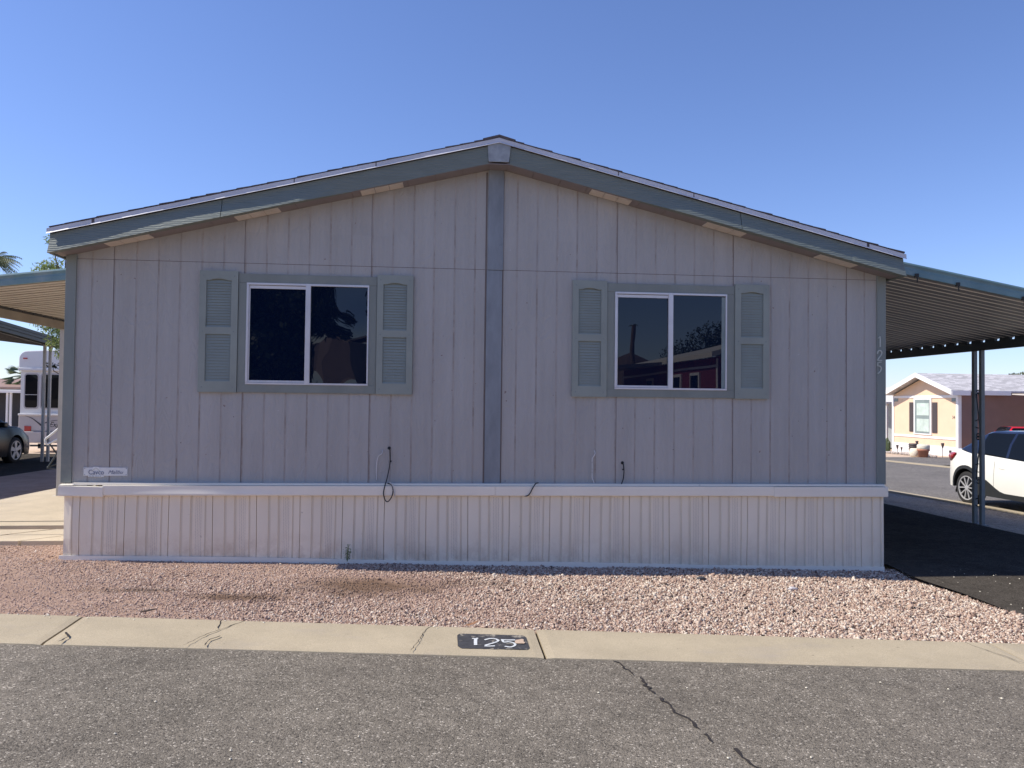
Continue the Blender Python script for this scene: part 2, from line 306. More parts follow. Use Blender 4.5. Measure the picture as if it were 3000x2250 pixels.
# ------------------------------------------------------------------ mesh helpers
class MB:
    def __init__(s): s.v = []; s.f = []; s.m = []
    def add(s, vs, fs, mi=0):
        o = len(s.v); s.v += [tuple(x) for x in vs]; s.f += [tuple(o+i for i in f) for f in fs]; s.m += [mi]*len(fs); return s
    def box(s, x0, x1, y0, y1, z0, z1, mi=0):
        v = [(x0, y0, z0), (x1, y0, z0), (x1, y1, z0), (x0, y1, z0), (x0, y0, z1), (x1, y0, z1), (x1, y1, z1), (x0, y1, z1)]
        return s.add(v, [(0, 3, 2, 1), (4, 5, 6, 7), (0, 1, 5, 4), (1, 2, 6, 5), (2, 3, 7, 6), (3, 0, 4, 7)], mi)
    def prism(s, poly, axis, a, b, mi=0):
        """poly: 2D points; axis 'y': (x,z) extruded a..b; 'x': (y,z); 'z': (x,y)"""
        def P(p, t): return {'y': (p[0], t, p[1]), 'x': (t, p[0], p[1]), 'z': (p[0], p[1], t)}[axis]
        n = len(poly); v = [P(p, a) for p in poly]+[P(p, b) for p in poly]
        f = [tuple(range(n)), tuple(range(2*n-1, n-1, -1))]+[(i, i+n, (i+1) % n+n, (i+1) % n) for i in range(n)]
        return s.add(v, f, mi)
    def hexa(s, bot, top, mi=0):
        return s.add(list(bot)+list(top), [(3, 2, 1, 0), (4, 5, 6, 7), (0, 1, 5, 4), (1, 2, 6, 5), (2, 3, 7, 6), (3, 0, 4, 7)], mi)
    def tube(s, pts, r, n=8, mi=0, closed=False):
        pts = [Vector(p) for p in pts]; rs = r if isinstance(r, (list, tuple)) else [r]*len(pts)
        rings = []; ref = None
        for i, p in enumerate(pts):
            a = pts[i-1] if (i > 0 or closed) else p; b = pts[(i+1) % len(pts)] if (i < len(pts)-1 or closed) else p
            d = (b-a).normalized()
            if ref is None: ref = Vector((0, 0, 1)) if abs(d.z) < .9 else Vector((1, 0, 0))
            u = d.cross(ref); u = u.normalized() if u.length > 1e-6 else Vector((1, 0, 0)); v = d.cross(u).normalized(); ref = -v if False else ref
            rings.append([p+rs[i]*(math.cos(2*math.pi*k/n)*u+math.sin(2*math.pi*k/n)*v) for k in range(n)])
        vs = [q for R in rings for q in R]; m = len(pts)
        fs = [(i*n+k, i*n+(k+1) % n, ((i+1) % m)*n+(k+1) % n, ((i+1) % m)*n+k) for i in range(m if closed else m-1) for k in range(n)]
        if not closed: fs += [tuple(range(n-1, -1, -1)), tuple((m-1)*n+k for k in range(n))]
        return s.add(vs, fs, mi)
    def lathe(s, prof, c=(0, 0, 0), n=20, mi=0, axis='z', caps=True):
        vs = []
        for r, h in prof:
            for k in range(n):
                a = 2*math.pi*k/n; p = (r*math.cos(a), r*math.sin(a), h)
                if axis == 'x': p = (h, p[0], p[1])
                if axis == 'y': p = (p[0], h, p[1])
                vs.append((p[0]+c[0], p[1]+c[1], p[2]+c[2]))
        m = len(prof); fs = [(i*n+k, i*n+(k+1) % n, (i+1)*n+(k+1) % n, (i+1)*n+k) for i in range(m-1) for k in range(n)]
        if caps: fs += [tuple(range(n-1, -1, -1)), tuple((m-1)*n+k for k in range(n))]
        return s.add(vs, fs, mi)
    def build(s, name, mats, parent=None, smooth=False, bevel=0, rnd=False, loc=None, fix=True):
        me = bpy.data.meshes.new(name); me.from_pydata(s.v, [], s.f)
        if not isinstance(mats, (list, tuple)): mats = [mats]
        for m in mats: me.materials.append(MT[m] if isinstance(m, str) else m)
        if len(mats) > 1: me.polygons.foreach_set('material_index', s.m)
        if fix:
            bm = bmesh.new(); bm.from_mesh(me); bmesh.ops.recalc_face_normals(bm, faces=bm.faces); bm.to_mesh(me); bm.free()
        if rnd:
            a = me.attributes.new('rnd', 'FLOAT', 'FACE'); a.data.foreach_set('value', s.r if hasattr(s, 'r') else RNG.random(len(me.polygons)))
        if smooth: me.polygons.foreach_set('use_smooth', [True]*len(me.polygons))
        o = bpy.data.objects.new(name, me); C.objects.link(o)
        if parent is not None: o.parent = parent
        if loc: o.location = loc
        if bevel:
            b = o.modifiers.new('bevel', 'BEVEL'); b.width = bevel; b.segments = 2; b.limit_method = 'ANGLE'; b.angle_limit = math.radians(40)
        return o
def thing(name, label, cat, loc=(0, 0, 0), rz=0, group=None):
    o = bpy.data.objects.new(name, None); C.objects.link(o); o.location = loc; o.rotation_euler = (0, 0, rz)
    o.empty_display_size = .2; return tag(o, label, cat, group)
def tag(o, label, cat, group=None):
    o['label'] = label; o['category'] = cat
    if group: o['group'] = group
    return o
def struct(o, kind='structure', label=None):
    o['kind'] = kind
    if label: o['label'] = label
    return o
def ribbon(mb, pts, w, y0, y1, plane='y', mi=0, origin=(0, 0, 0)):
    """flat stroke of given width through 2D pts (x,z) or (x,y), extruded y0..y1"""
    P = [Vector((p[0], p[1])) for p in pts]; L = []; R = []
    for i, p in enumerate(P):
        a = P[max(i-1, 0)]; b = P[min(i+1, len(P)-1)]; d = (b-a).normalized(); n = Vector((-d.y, d.x))
        ww = w[i] if isinstance(w, (list, tuple)) else w
        L.append(p+n*ww/2); R.append(p-n*ww/2)
    def T(q, t): return (q.x, t, q.y) if plane == 'y' else (q.x, q.y, t)
    for i in range(len(P)-1):
        if plane == 'y': mb.hexa([T(L[i], y0), T(R[i], y0), T(R[i], y1), T(L[i], y1)], [T(L[i+1], y0), T(R[i+1], y0), T(R[i+1], y1), T(L[i+1], y1)], mi)
        else: mb.hexa([T(L[i], y0), T(R[i], y0), T(R[i+1], y0), T(L[i+1], y0)], [T(L[i], y1), T(R[i], y1), T(R[i+1], y1), T(L[i+1], y1)], mi)
def spline(pts, n=6):
    P = [Vector(p) for p in pts]; P = [P[0]*2-P[1]]+P+[P[-1]*2-P[-2]]; out = []
    for i in range(1, len(P)-2):
        for k in range(n):
            t = k/n; a, b, c, d = P[i-1], P[i], P[i+1], P[i+2]
            out.append(.5*((2*b)+(c-a)*t+(2*a-5*b+4*c-d)*t*t+(3*b-a-3*c+d)*t**3))
    out.append(P[-2]); return out
def text(s, size, depth, name, m, parent, M4, shear=0, xscale=1):
    cu = bpy.data.curves.new(name, 'FONT'); cu.body = s; cu.size = size; cu.extrude = depth; cu.shear = shear; cu.resolution_u = 3
    tmp = bpy.data.objects.new('tmp_text', cu); C.objects.link(tmp)
    bpy.context.view_layer.update(); dg = bpy.context.evaluated_depsgraph_get()
    me = bpy.data.meshes.new_from_object(tmp.evaluated_get(dg)); bpy.data.objects.remove(tmp)
    me.transform(M4 @ Matrix.Scale(xscale, 4, Vector((1, 0, 0)))); me.materials.clear(); me.materials.append(MT[m])
    o = bpy.data.objects.new(name, me); C.objects.link(o); o.parent = parent; return o
FACE = Matrix(((1, 0, 0, 0), (0, 0, -1, 0), (0, 1, 0, 0), (0, 0, 0, 1)))    # text facing -y

# ------------------------------------------------------------------ ground
def G(x, y):
    if x <= 4: z = -.775-.0222*max(x, -4)
    elif x <= 7.2: z = -.864
    elif x <= 9.6: z = -.864-(x-7.2)/2.4*.256
    else: z = -1.12
    yy = max(min(y, 60), 0)
    if x > 7.2:
        t = min((x-7.2)/2.4, 1); z -= t*.018*max(yy-6, 0)+(1-t)*.004*yy
    elif x > -4: z -= .004*yy
    else:
        t = min((-4-x)/3, 1); z -= (.004+.009*t)*yy
    if y < -9: z -= 0
    return z
def cin(x): return -2.345-.076*x
def cout(x): return -2.905-.070*x
def sheet(name, xs, yf0, yf1, ny, dz, m, label, wob=0, fn=None):
    """grid between y=yf0(x) and y=yf1(x)"""
    mb = MB(); nx = len(xs)
    for i, x in enumerate(xs):
        a, b = yf0(x), yf1(x)
        for j in range(ny+1):
            y = a+(b-a)*j/ny
            if wob and j == ny: y += wob*(random.random()-.5)
            z = G(x, y)+dz
            if fn: z += fn(x, y)
            mb.v.append((x, y, z))
    for i in range(nx-1):
        for j in range(ny):
            a = i*(ny+1)+j; mb.f.append((a, a+ny+1, a+ny+2, a+1)); mb.m.append(0)
    o = mb.build(name, m, smooth=True); return struct(o, 'structure', label)
lin = lambda a, b, n: [a+(b-a)*i/n for i in range(n+1)]
xs_far = [-1500, -600, -250, -120, -60]+lin(-40, 40, 80)+[60, 120, 250, 600, 1500]
sheet('ground', [x for x in xs_far], lambda x: -1500, lambda x: 3000, 1, -.30, 'sand', 'pale dry ground reaching to the horizon')
# finer base ground near the homes
ys = lin(-60, 120, 180)
gm = MB(); gx = lin(-60, 60, 120)
for x in gx:
    for y in ys: gm.v.append((x, y, G(x, y)-.07))
for i in range(len(gx)-1):
    for j in range(len(ys)-1):
        a = i*len(ys)+j; gm.f.append((a, a+len(ys), a+len(ys)+1, a+1)); gm.m.append(0)
struct(gm.build('terrain', 'sand', smooth=True), 'structure', 'tan dirt and gravel lots between the homes')
# street in front, its edge against the curb slightly ragged
sheet('street', lin(-40, 9.4, 1500), lambda x: -9.6-.07*x, lambda x: cout(x)+.004, 10, -.012, 'road', 'worn grey asphalt street in the foreground', wob=.016)
sheet('side_street', lin(10.2, 17.7, 16), lambda x: -12, lambda x: 75, 60, -.016, 'road2', 'grey asphalt side street to the right of the home')
sheet('verge', lin(7.15, 9.99, 26), lambda x: -2.4-.07*x if x < 9 else -3, lambda x: 40, 60, -.02, 'verge', 'grey gravel verge between driveway and side street')
def wv(y): return .03*math.sin(y*2.1)+.02*math.sin(y*5.3+1)
dm = MB()
for i, y in enumerate(lin(-2.62, 15, 150)):
    for x in (4.17+wv(y) if y > -2.3 else 4.17+wv(y)+.25*(-2.3-y), 5.2, 6.2, 7.22+.02*math.sin(y*1.7)): dm.v.append((x, y, G(x, y)-.002))
for i in range(150):
    for j in range(3): a = i*4+j; dm.f.append((a, a+1, a+5, a+4)); dm.m.append(0)
struct(dm.build('driveway', 'drive', smooth=True), 'structure', 'black sealed asphalt driveway beside the home')
# curb ribbon, in cast segments with open joints
def curb_seg(x0, x1, name='curb'):
    mb = MB(); n = max(2, int((x1-x0)/.05)); prof = [(0, -.06), (0, .004), (.012, .012), (.06, .014), (.5, .006), (.93, .0), (.985, -.006), (1, -.03)]
    for i in range(n+1):
        x = x0+(x1-x0)*i/n; a, b = cin(x), cout(x); e = .005 if i in (0, n) else 0
        jag = .004*math.sin(x*31)+.004*random.random()
        for s, h in prof:
            y = a+(b-a)*s + (jag if s in (0,) else 0)
            mb.v.append((x, y, G(x, y)+h-e))
    k = len(prof)
    for i in range(n):
        for j in range(k-1): a = i*k+j; mb.f.append((a, a+k, a+k+1, a+1)); mb.m.append(0)
    mb.f.append(tuple(range(k))); mb.f.append(tuple(range(n*k+k-1, n*k-1, -1))); mb.m += [0, 0]
    o = mb.build(name, 'curb'); return struct(o, 'structure', 'tan concrete kerb segment along the street')
curb = thing('curb', None, None) if False else bpy.data.objects.new('curb', None)
C.objects.link(curb); curb['kind'] = 'structure'; curb['label'] = 'tan concrete kerb ribbon along the street'
jn = [-21.2, -18.15, -15.1, -12.05, -9.0, -6.0, -2.96, .137, 3.30, 6.35, 9.4]
for a, b in zip(jn[:-1], jn[1:]):
    o = curb_seg(a+.009, b-.009 if b != 3.30 else b-.002, 'curb_segment'); del o['kind']; o.parent = curb
# cracks lying in the curb and the street
def crack(pts, w, dz, m='crack', jitter=.007, name='crack', par=None):
    P = [Vector(p) for p in pts]; out = []
    for i in range(len(P)-1):
        n = max(2, int((P[i+1]-P[i]).length/.03))
        for k in range(n): out.append(P[i].lerp(P[i+1], k/n)+Vector((random.uniform(-1, 1)*jitter, random.uniform(-1, 1)*jitter*.4)))
    out.append(P[-1]); mb = MB()
    ws = [w*random.uniform(.35, 1.1) for _ in out]; ws[-1] = w*.1
    L = []
    for i, p in enumerate(out):
        d = (out[min(i+1, len(out)-1)]-out[max(i-1, 0)]).normalized(); nn = Vector((-d.y, d.x)); z = G(p.x, p.y)+dz
        L.append((p+nn*ws[i]/2, p-nn*ws[i]/2, z))
    for i in range(len(L)-1):
        a, b, z = L[i]; c, d, z2 = L[i+1]; mb.add([(a.x, a.y, z), (b.x, b.y, z), (d.x, d.y, z2), (c.x, c.y, z2)], [(0, 1, 2, 3)])
    return mb.build(name, m, par)
for pts, w in (([(-1.86, -2.20), (-1.93, -2.35), (-2.02, -2.52), (-2.10, -2.755)], .007), ([(-2.02, -2.21), (-2.00, -2.3), (-1.985, -2.40)], .010), ([(-1.93, -2.56), (-1.97, -2.63), (-1.965, -2.76)], .012),
               ([(-.58, -2.31), (-.62, -2.42), (-.65, -2.6), (-.70, -2.84)], .007), ([(-2.90, -2.5), (-2.84, -2.6), (-2.86, -2.70)], .016), ([(3.12, -2.6), (3.2, -2.9), (3.24, -3.12)], .006)):
    mb = crack(pts, w, .0142 if w < .2 else .01, par=curb)
for pts in ([(.56, -2.95), (.60, -3.02), (.60, -3.12), (.625, -3.2)], [(.66, -3.24), (.655, -3.34), (.665, -3.5)], [(.68, -3.56), (.70, -3.72), (.745, -3.86), (.765, -3.97)], [(.78, -4.02), (.775, -4.12)], [(.85, -4.18), (.86, -4.3), (.92, -4.42), (.95, -4.6)], [(.96, -4.65), (1.05, -5.0), (1.1, -5.6)]):
    tag(crack(pts, .022, -.0075, jitter=.016, name='street_crack'), 'jagged dark crack running across the asphalt toward the kerb', 'crack', 'crack pieces in the street')
for o in list(C.objects):
    if o.name.startswith('street_crack'):
        o['kind'] = 'structure'; del o['category']; del o['group']
# painted house number on the curb
def on_curb(x, y, h=.0): 
    s = (y-cin(x))/(cout(x)-cin(x)); hh = np.interp(s, [0.02, .06, .5, .93], [.012, .014, .006, 0]); return (x, y, G(x, y)+hh+h)
mb = MB(); x0, x1 = -.405, .055
top = []; bot = []
for i in range(41):
    t = i/40; x = x0+(x1-x0)*t; e = .012*(1 if i in (0, 40) else 0)
    rc = .04*(max(0, 1-t/.06)**2+max(0, (t-.94)/.06)**2)
    top.append((x, -2.487-.076*(x+.17)-rc-.003*random.random())); bot.append((x, -2.775-.06*(x+.17)+rc+.006*random.random()))
for i in range(40):
    m1 = lambda p, q, s: (p[0], p[1]+(q[1]-p[1])*s)
    for k in range(6):
        a, b = m1(top[i], bot[i], k/6), m1(top[i], bot[i], (k+1)/6); c, d = m1(top[i+1], bot[i+1], k/6), m1(top[i+1], bot[i+1], (k+1)/6)
        mb.add([on_curb(*a, .003), on_curb(*b, .003), on_curb(*d, .003), on_curb(*c, .003)], [(0, 1, 2, 3)])
np_ = mb.build('painted_number_plate', 'numblack', curb, fix=False)
def stroke(mb, pts, w, h):
    pts = spline([(p[0], p[1], 0) for p in pts], 4)
    for i in range(len(pts)-1):
        d = (pts[i+1]-pts[i]).normalized(); n = Vector((-d.y, d.x, 0))*w/2; e = d*w*.2
        q = [pts[i]+n-e, pts[i]-n-e, pts[i+1]-n+e, pts[i+1]+n+e]
        mb.add([on_curb(a.x, a.y, h+.0004*(i % 2)) for a in q], [(0, 1, 2, 3)])
mb = MB()
def cl(u, v): return (-.335+u*.46/1070*.98 if False else -.40+(u-530)*.455/1075, -2.50-(v-320)*.285/205-.076*((u-530)*.455/1075))
stroke(mb, [cl(755, 372), cl(800, 374), cl(835, 366)], .016, .006); stroke(mb, [cl(805, 375), cl(795, 415), cl(790, 462)], .022, .0068)
stroke(mb, [cl(945, 385), cl(1030, 366), cl(1110, 368), cl(1150, 388), cl(1125, 408), cl(1060, 428), cl(940, 462)], .016, .006); stroke(mb, [cl(930, 474), cl(1000, 474), cl(1075, 470)], .017, .0068)
stroke(mb, [cl(1410, 376), cl(1300, 380), cl(1205, 378)], .018, .006); stroke(mb, [cl(1215, 384), cl(1235, 412), cl(1310, 406), cl(1385, 424), cl(1390, 452), cl(1320, 478), cl(1235, 472)], .016, .0068)
mb.build('painted_digits', 'numwhite', curb, fix=False)
mb = MB(); pl = [cl(1400, 405), cl(1430, 378), cl(1480, 372), cl(1530, 362), cl(1552, 372), cl(1540, 395), cl(1560, 412), cl(1540, 426), cl(1480, 428), cl(1410, 428)]
mb.add([on_curb(*p, .0082) for p in pl], [tuple(range(len(pl)))]); mb.build('paint_chip', 'chip', curb, fix=False)

# soil bed and gravel in front of the home
def lump(x, y): return -.010+.012*math.sin(x*1.7+.5)*math.sin(y*2.3)+.006*math.sin(x*5.1)*math.sin(y*6.3+1)+ (-.014*max(0, 1+(y/2.0)) if x > -4.2 and y < .1 else 0)
sheet('soil_bed', lin(-14, 4.25, 420), lambda x: cin(x)-.0, lambda x: .06 if x > -4.05 else .72, 60, -.012, 'soil', 'reddish soil bed between home and kerb', fn=lump)
def gravel(n):
    phi = (1+5**.5)/2
    base = np.array([(-1, phi, 0), (1, phi, 0), (-1, -phi, 0), (1, -phi, 0), (0, -1, phi), (0, 1, phi), (0, -1, -phi), (0, 1, -phi), (phi, 0, -1), (phi, 0, 1), (-phi, 0, -1), (-phi, 0, 1)])/1.9
    fc = np.array([(0, 11, 5), (0, 5, 1), (0, 1, 7), (0, 7, 10), (0, 10, 11), (1, 5, 9), (5, 11, 4), (11, 10, 2), (10, 7, 6), (7, 1, 8), (3, 9, 4), (3, 4, 2), (3, 2, 6), (3, 6, 8), (3, 8, 9), (4, 9, 5), (2, 4, 11), (6, 2, 10), (8, 6, 7), (9, 8, 1)])
    R = RNG
    x = R.uniform(-6.2, 4.32, n); u = R.random(n)
    y0 = -2.345-.076*x; y1 = np.where(x > -4.05, -.04, .70); y = y0+(y1-y0)*u+R.normal(0, .008, n)
    edge = 4.17+.03*np.sin(y*2.1)+.02*np.sin(y*5.3+1)
    ok = (x < edge+R.exponential(.02, n)) & ~((x < -4.02) & (x > -4.3) & (y > -.03) & (y < 0))
    # soil wins on the left: sparser and smaller stones there
    soilness = np.clip((.6-x)/4.5, 0, 1)*.75+.25*(np.sin(x*1.9+y*2.7)*.5+.5)*(x < 1.2)
    patch = np.exp(-(((x+.95)/.55)**2+((y+.95)/.33)**2))+.8*np.exp(-(((x+2.1)/.4)**2+((y+1.45)/.12)**2))
    ok &= R.random(n) > .58*soilness+.55*patch
    x, y, soilness, patch = x[ok], y[ok], soilness[ok], patch[ok]; n = len(x)
    sz = R.gamma(9, 1/9, n)*(.0092-.0042*soilness); big = R.random(n) < .0015; sz[big] *= 2.0
    g = np.array([G(a, b) for a, b in zip(x, y)]); lu = np.array([lump(a, b) for a, b in zip(x, y)])
    z = g-.012+lu+sz*(R.uniform(-.3, .75, n)-.35*soilness)
    V = base[None]*(1+R.uniform(-.42, .38, (n, 12, 1)))*(sz[:, None]*np.stack([np.ones(n), R.uniform(.5, 1.1, n), R.uniform(.35, .8, n)], 1))[:, None]
    q = R.normal(size=(n, 4)); q /= np.linalg.norm(q, axis=1)[:, None]; a, b, c, d = q.T
    Rm = np.stack([1-2*(c*c+d*d), 2*(b*c-a*d), 2*(b*d+a*c), 2*(b*c+a*d), 1-2*(b*b+d*d), 2*(c*d-a*b), 2*(b*d-a*c), 2*(c*d+a*b), 1-2*(b*b+c*c)], 1).reshape(n, 3, 3)
    V = np.einsum('nij,nkj->nki', Rm, V)+np.stack([x, y, z], 1)[:, None]
    F = (fc[None]+12*np.arange(n)[:, None, None]).reshape(-1, 3)
    rnd = np.clip(R.normal(.60-.10*soilness, .30, n), 0, 1); rnd[R.random(n) < .04] = .02; so_ = np.clip(soilness*.65+.35*patch+R.normal(0, .12, n), 0, .85)
    rnd = rnd*(1-.55*np.clip(patch, 0, 1))
    me = bpy.data.meshes.new('gravel'); me.vertices.add(n*12); me.vertices.foreach_set('co', V.reshape(-1))
    me.loops.add(len(F)*3); me.loops.foreach_set('vertex_index', F.reshape(-1).astype(np.int32)); me.polygons.add(len(F))
    me.polygons.foreach_set('loop_start', np.arange(len(F), dtype=np.int32)*3); me.update(calc_edges=True)
    for nm, arr in (('rnd', rnd), ('soil', so_)):
        at = me.attributes.new(nm, 'FLOAT', 'FACE'); at.data.foreach_set('value', np.repeat(arr, 20).astype(np.float32))
    me.materials.append(MT['gravel']); o = bpy.data.objects.new('gravel', me); C.objects.link(o); o['kind'] = 'stuff'; o['label'] = 'pink and tan crushed gravel in front of the home'
gravel(230000)
# loose pebbles on driveway, curb and street
mb = MB()
for i in range(230):
    t = random.random()
    if t < .45: x, y, h = random.uniform(4.2, 6.6), random.uniform(-2.4, -.2), .014
    elif t < .7:
        x = random.uniform(-4, 3.6); y = cin(x)-abs(random.gauss(0, .03)); h = .016
    else: x, y, h = random.uniform(-3.5, 3.3), random.uniform(-5.4, -3.3), -.008
    r = random.uniform(.003, .008); z = G(x, y)+h
    mb.add([(x+r*random.uniform(.7, 1.3)*math.cos(k*1.05), y+r*math.sin(k*1.05)*random.uniform(.7, 1.3), z) for k in range(6)]+[(x, y, z+r*.8)], [(k, (k+1) % 6, 6) for k in range(6)])
struct(mb.build('loose_pebbles', 'numwhite' if False else 'cream'), 'stuff', 'pale loose pebbles scattered on asphalt')
# patio slab and pavers on the left
mb = MB()
def gslab(mb, x0, x1, y0, y1, h, t=.09, sk=0):
    c = [(x0, y0), (x1, y0), (x1, y1), (x0, y1)]; c = [(a+sk*(b-y0), b) for a, b in c]
    mb.hexa([(a, b, G(a, b)+h-t) for a, b in c], [(a, b, G(a, b)+h) for a, b in c])
gslab(mb, -7.05, -4.12, 2.12, 12.5, .02); gslab(mb, -7.05, -4.12, 1.80, 2.10, .012)
struct(mb.build('patio_slab', 'slab', bevel=.006), 'structure', 'pale concrete patio slab left of the home')
sheet('neighbour_yard', lin(-9.3, -7.06, 12), lambda x: .7, lambda x: 30, 40, .0, 'soil', 'strip of reddish dirt between patio and the neighbouring canopy')
sheet('neighbour_pad', lin(-16, -9.3, 12), lambda x: -2, lambda x: 17, 40, .0, 'drive', 'dark asphalt parking pad under the neighbouring canopy')
mb = MB()
for i, x in enumerate((-7.62, -6.92, -6.22, -5.52, -4.82)): 
    gslab(mb, x, x+.67, .72, 1.10, .012, .06, .9); gslab(mb, x+.35, x+1.02 if x > -4.9 and False else x+1.0, 1.13, 1.50, .012, .06, .9)
struct(mb.build('paver_path', 'slab', bevel=.004), 'structure', 'row of square concrete pavers left of the home')

# ------------------------------------------------------------------ the home
home = thing('mobile_home', 'lavender grey double-wide mobile home with sage shutters and white skirting', 'mobile home')
SL = .2435; zs = lambda x: 3.155-SL*abs(x)
S = .2032
mb = MB()
mb.prism([(-4.05, -.01), (4.05, -.01), (4.05, zs(4.05)), (0, zs(0)), (-4.05, zs(4.05))], 'y', .0035, .10, 1)
ZJ = 2.131
def board(x0, x1, z0, z1a, z1b):
    y0, y1, e = 0, .012, .0015
    mb.hexa([(x0, y0, z0), (x1, y0, z0), (x1, y1, z0), (x0, y1, z0)], [(x0, y0, z1a), (x1, y0, z1b), (x1, y1, z1b), (x0, y1, z1a)], 0)
for sd in (-1, 1):
    ks = list(range(0, 20))
    for k in ks:
        a = k*S+.008; b = (k+1)*S
        if k == 19: b = 4.03+.0079
        a += .0082; b -= .0082-.008
        if sd > 0: xa, xb = a, b
        else: xa, xb = -b, -a
        if xb-xa < .02: continue
        board(xa, xb, -.01, ZJ-.002, ZJ-.002)
        za, zb = zs(xa)-.001, zs(xb)-.001
        if min(za, zb) > ZJ+.004: board(xa, xb, ZJ+.003, za, zb)
        elif max(za, zb) > ZJ+.004: board(xa, xb, ZJ+.003, max(za, ZJ+.004), max(zb, ZJ+.004))
# long side walls and back
mb.box(-4.06, -4.0, .02, 16, -.01, 2.17, 0); mb.box(4.0, 4.06, .02, 16, -.01, 2.17, 0)
mb.prism([(-4.0, -.01), (4.0, -.01), (4.0, zs(4.0)), (0, zs(0)), (-4.0, zs(4.0))], 'y', 15.9, 16, 0)
wall_mb = mb
mb = MB()
for sd in (-1, 1):
    for k in (6, 12, 18):
        x = sd*(k*S+.008); mb.box(x-.011 if sd < 0 else x+.007, x-.007 if sd < 0 else x+.011, -.001, .009, 0, ZJ, 0)
        top = zs(x)-.01
        if top > ZJ: mb.box(x-.0105 if sd < 0 else x+.0065, x-.0075 if sd < 0 else x+.0105, -.001, .009, ZJ, top, 0)
mb.box(-4.02, -.09, -.001, .006, ZJ-.0015, ZJ+.0025, 0); mb.box(.07, 4.02, -.001, .006, ZJ-.0015, ZJ+.0025, 0)
mb.build('panel_seam', 'seam', home)
mb = wall_mb
for i in range(46):    # nail heads and dings in the paint
    x = random.uniform(-3.95, 3.95); z = random.uniform(.05, min(2.9, zs(x)-.15)); r = random.uniform(.003, .007)
    if (-2.9 < x < -.8 or .75 < x < 2.85) and .85 < z < 2.06: continue
    mb.lathe([(r, .001), (r*.9, -.0015)], (x, 0, z), 7, 2, axis='y')
mb.build('wall', ['siding', 'groove', 'seam'], home)
mb = MB()
for x0, x1 in ((-4.108, -4.012), (4.001, 4.096)):
    mb.prism([(x0, -.004), (x1, -.004), (x1, zs(x1)-.002), (x0, zs(x0)-.002)], 'y', -.019, .02)
    for o in (mb.build('corner_board', 'trim', home, bevel=.002),): pass
    mb = MB()
    mb.box(x0 if x0 < 0 else x1-.019, x0+.019 if x0 < 0 else x1, .021, .11, -.004, 2.16)
    mb.build('corner_board', 'trim', home); mb = MB()
mb.box(-.094, .062, -.016, .004, -.004, 2.124); mb.prism([(-.087, 2.128), (.069, 2.128), (.069, zs(.07)-.002), (-.087, zs(.087)-.002)], 'y', -.020, .004)
mb.build('centre_strip', 'strip', home, bevel=.002)
mb = MB()
for a, b in ((-.110, -.095), (.063, .074)): mb.box(a, b, -.002, .006, 0, 3.11)
mb.build('strip_gap', 'seam', home)
# roof with stepped courses
for sd in (-1, 1):
    mb = MB(); zr = lambda x: 3.388-SL*abs(x)
    x = 4.165; i = 0
    mb.hexa([(sd*4.16, -.235, zr(4.16)-.05), (sd*4.16, 16.2, zr(4.16)-.05), (0, 16.2, zr(0)-.05), (0, -.235, zr(0)-.05)], [(sd*4.16, -.235, zr(4.16)), (sd*4.16, 16.2, zr(4.16)), (0, 16.2, zr(0)), (0, -.235, zr(0))])
    while x > .02:
        x2 = max(x-.19, 0); j = random.uniform(-.004, .006); t = .009 if i % 2 else .012
        yf = -.241+random.uniform(-.003, .002)
        zb = zr(x)+.002; ze = zr(x2)+.002
        mb.hexa([(sd*x, yf, zb), (sd*x, 16.2, zb), (sd*x2, 16.2, ze), (sd*x2, yf, ze)], [(sd*x, yf, zb+t+j), (sd*x, 16.2, zb+t+j), (sd*x2, 16.2, ze+.006), (sd*x2, yf, ze+.006)])
        x -= .14; i += 1
    if sd > 0:
        for q in range(3): mb.hexa([(-.16, -.244, zr(.16)+.01), (0, -.244, zr(0)+.012), (0, 16.2, zr(0)+.012), (-.16, 16.2, zr(.16)+.01)], [(-.16, -.244, zr(.16)+.024), (0, -.244, zr(0)+.03), (0, 16.2, zr(0)+.03), (-.16, 16.2, zr(.16)+.024)]) if q == 0 else None
        mb.hexa([(0, -.244, zr(0)+.012), (.16, -.244, zr(.16)+.01), (.16, 16.2, zr(.16)+.01), (0, 16.2, zr(0)+.012)], [(0, -.244, zr(0)+.03), (.16, -.244, zr(.16)+.024), (.16, 16.2, zr(.16)+.024), (0, 16.2, zr(0)+.03)])
    mb.build('roof', 'shingle', home)
# drip edge: vertical face with a kicked-out lip
for sd in (-1, 1):
    mb = MB(); prof = [(-.226, 3.388), (-.238, 3.388), (-.238, 3.353), (-.2485, 3.3375), (-.2475, 3.336), (-.2345, 3.349), (-.232, 3.384)]
    n = 60
    for i in range(n+1):
        x = 4.185*i/n+0*sd; wob = .0018*math.sin(x*7)+.0015*math.sin(x*17)
        for y, z in prof: mb.v.append((sd*x, y+(wob if z > 3.35 else 0), z-.2445*x))
    k = len(prof)
    for i in range(n):
        for j in range(k): a = i*k+j; b = i*k+(j+1) % k; mb.f.append((a, a+k, b+k, b)); mb.m.append(0)
    mb.f.append(tuple(n*k+j for j in range(k))); mb.m.append(0)
    mb.build('drip_edge', 'drip', home)
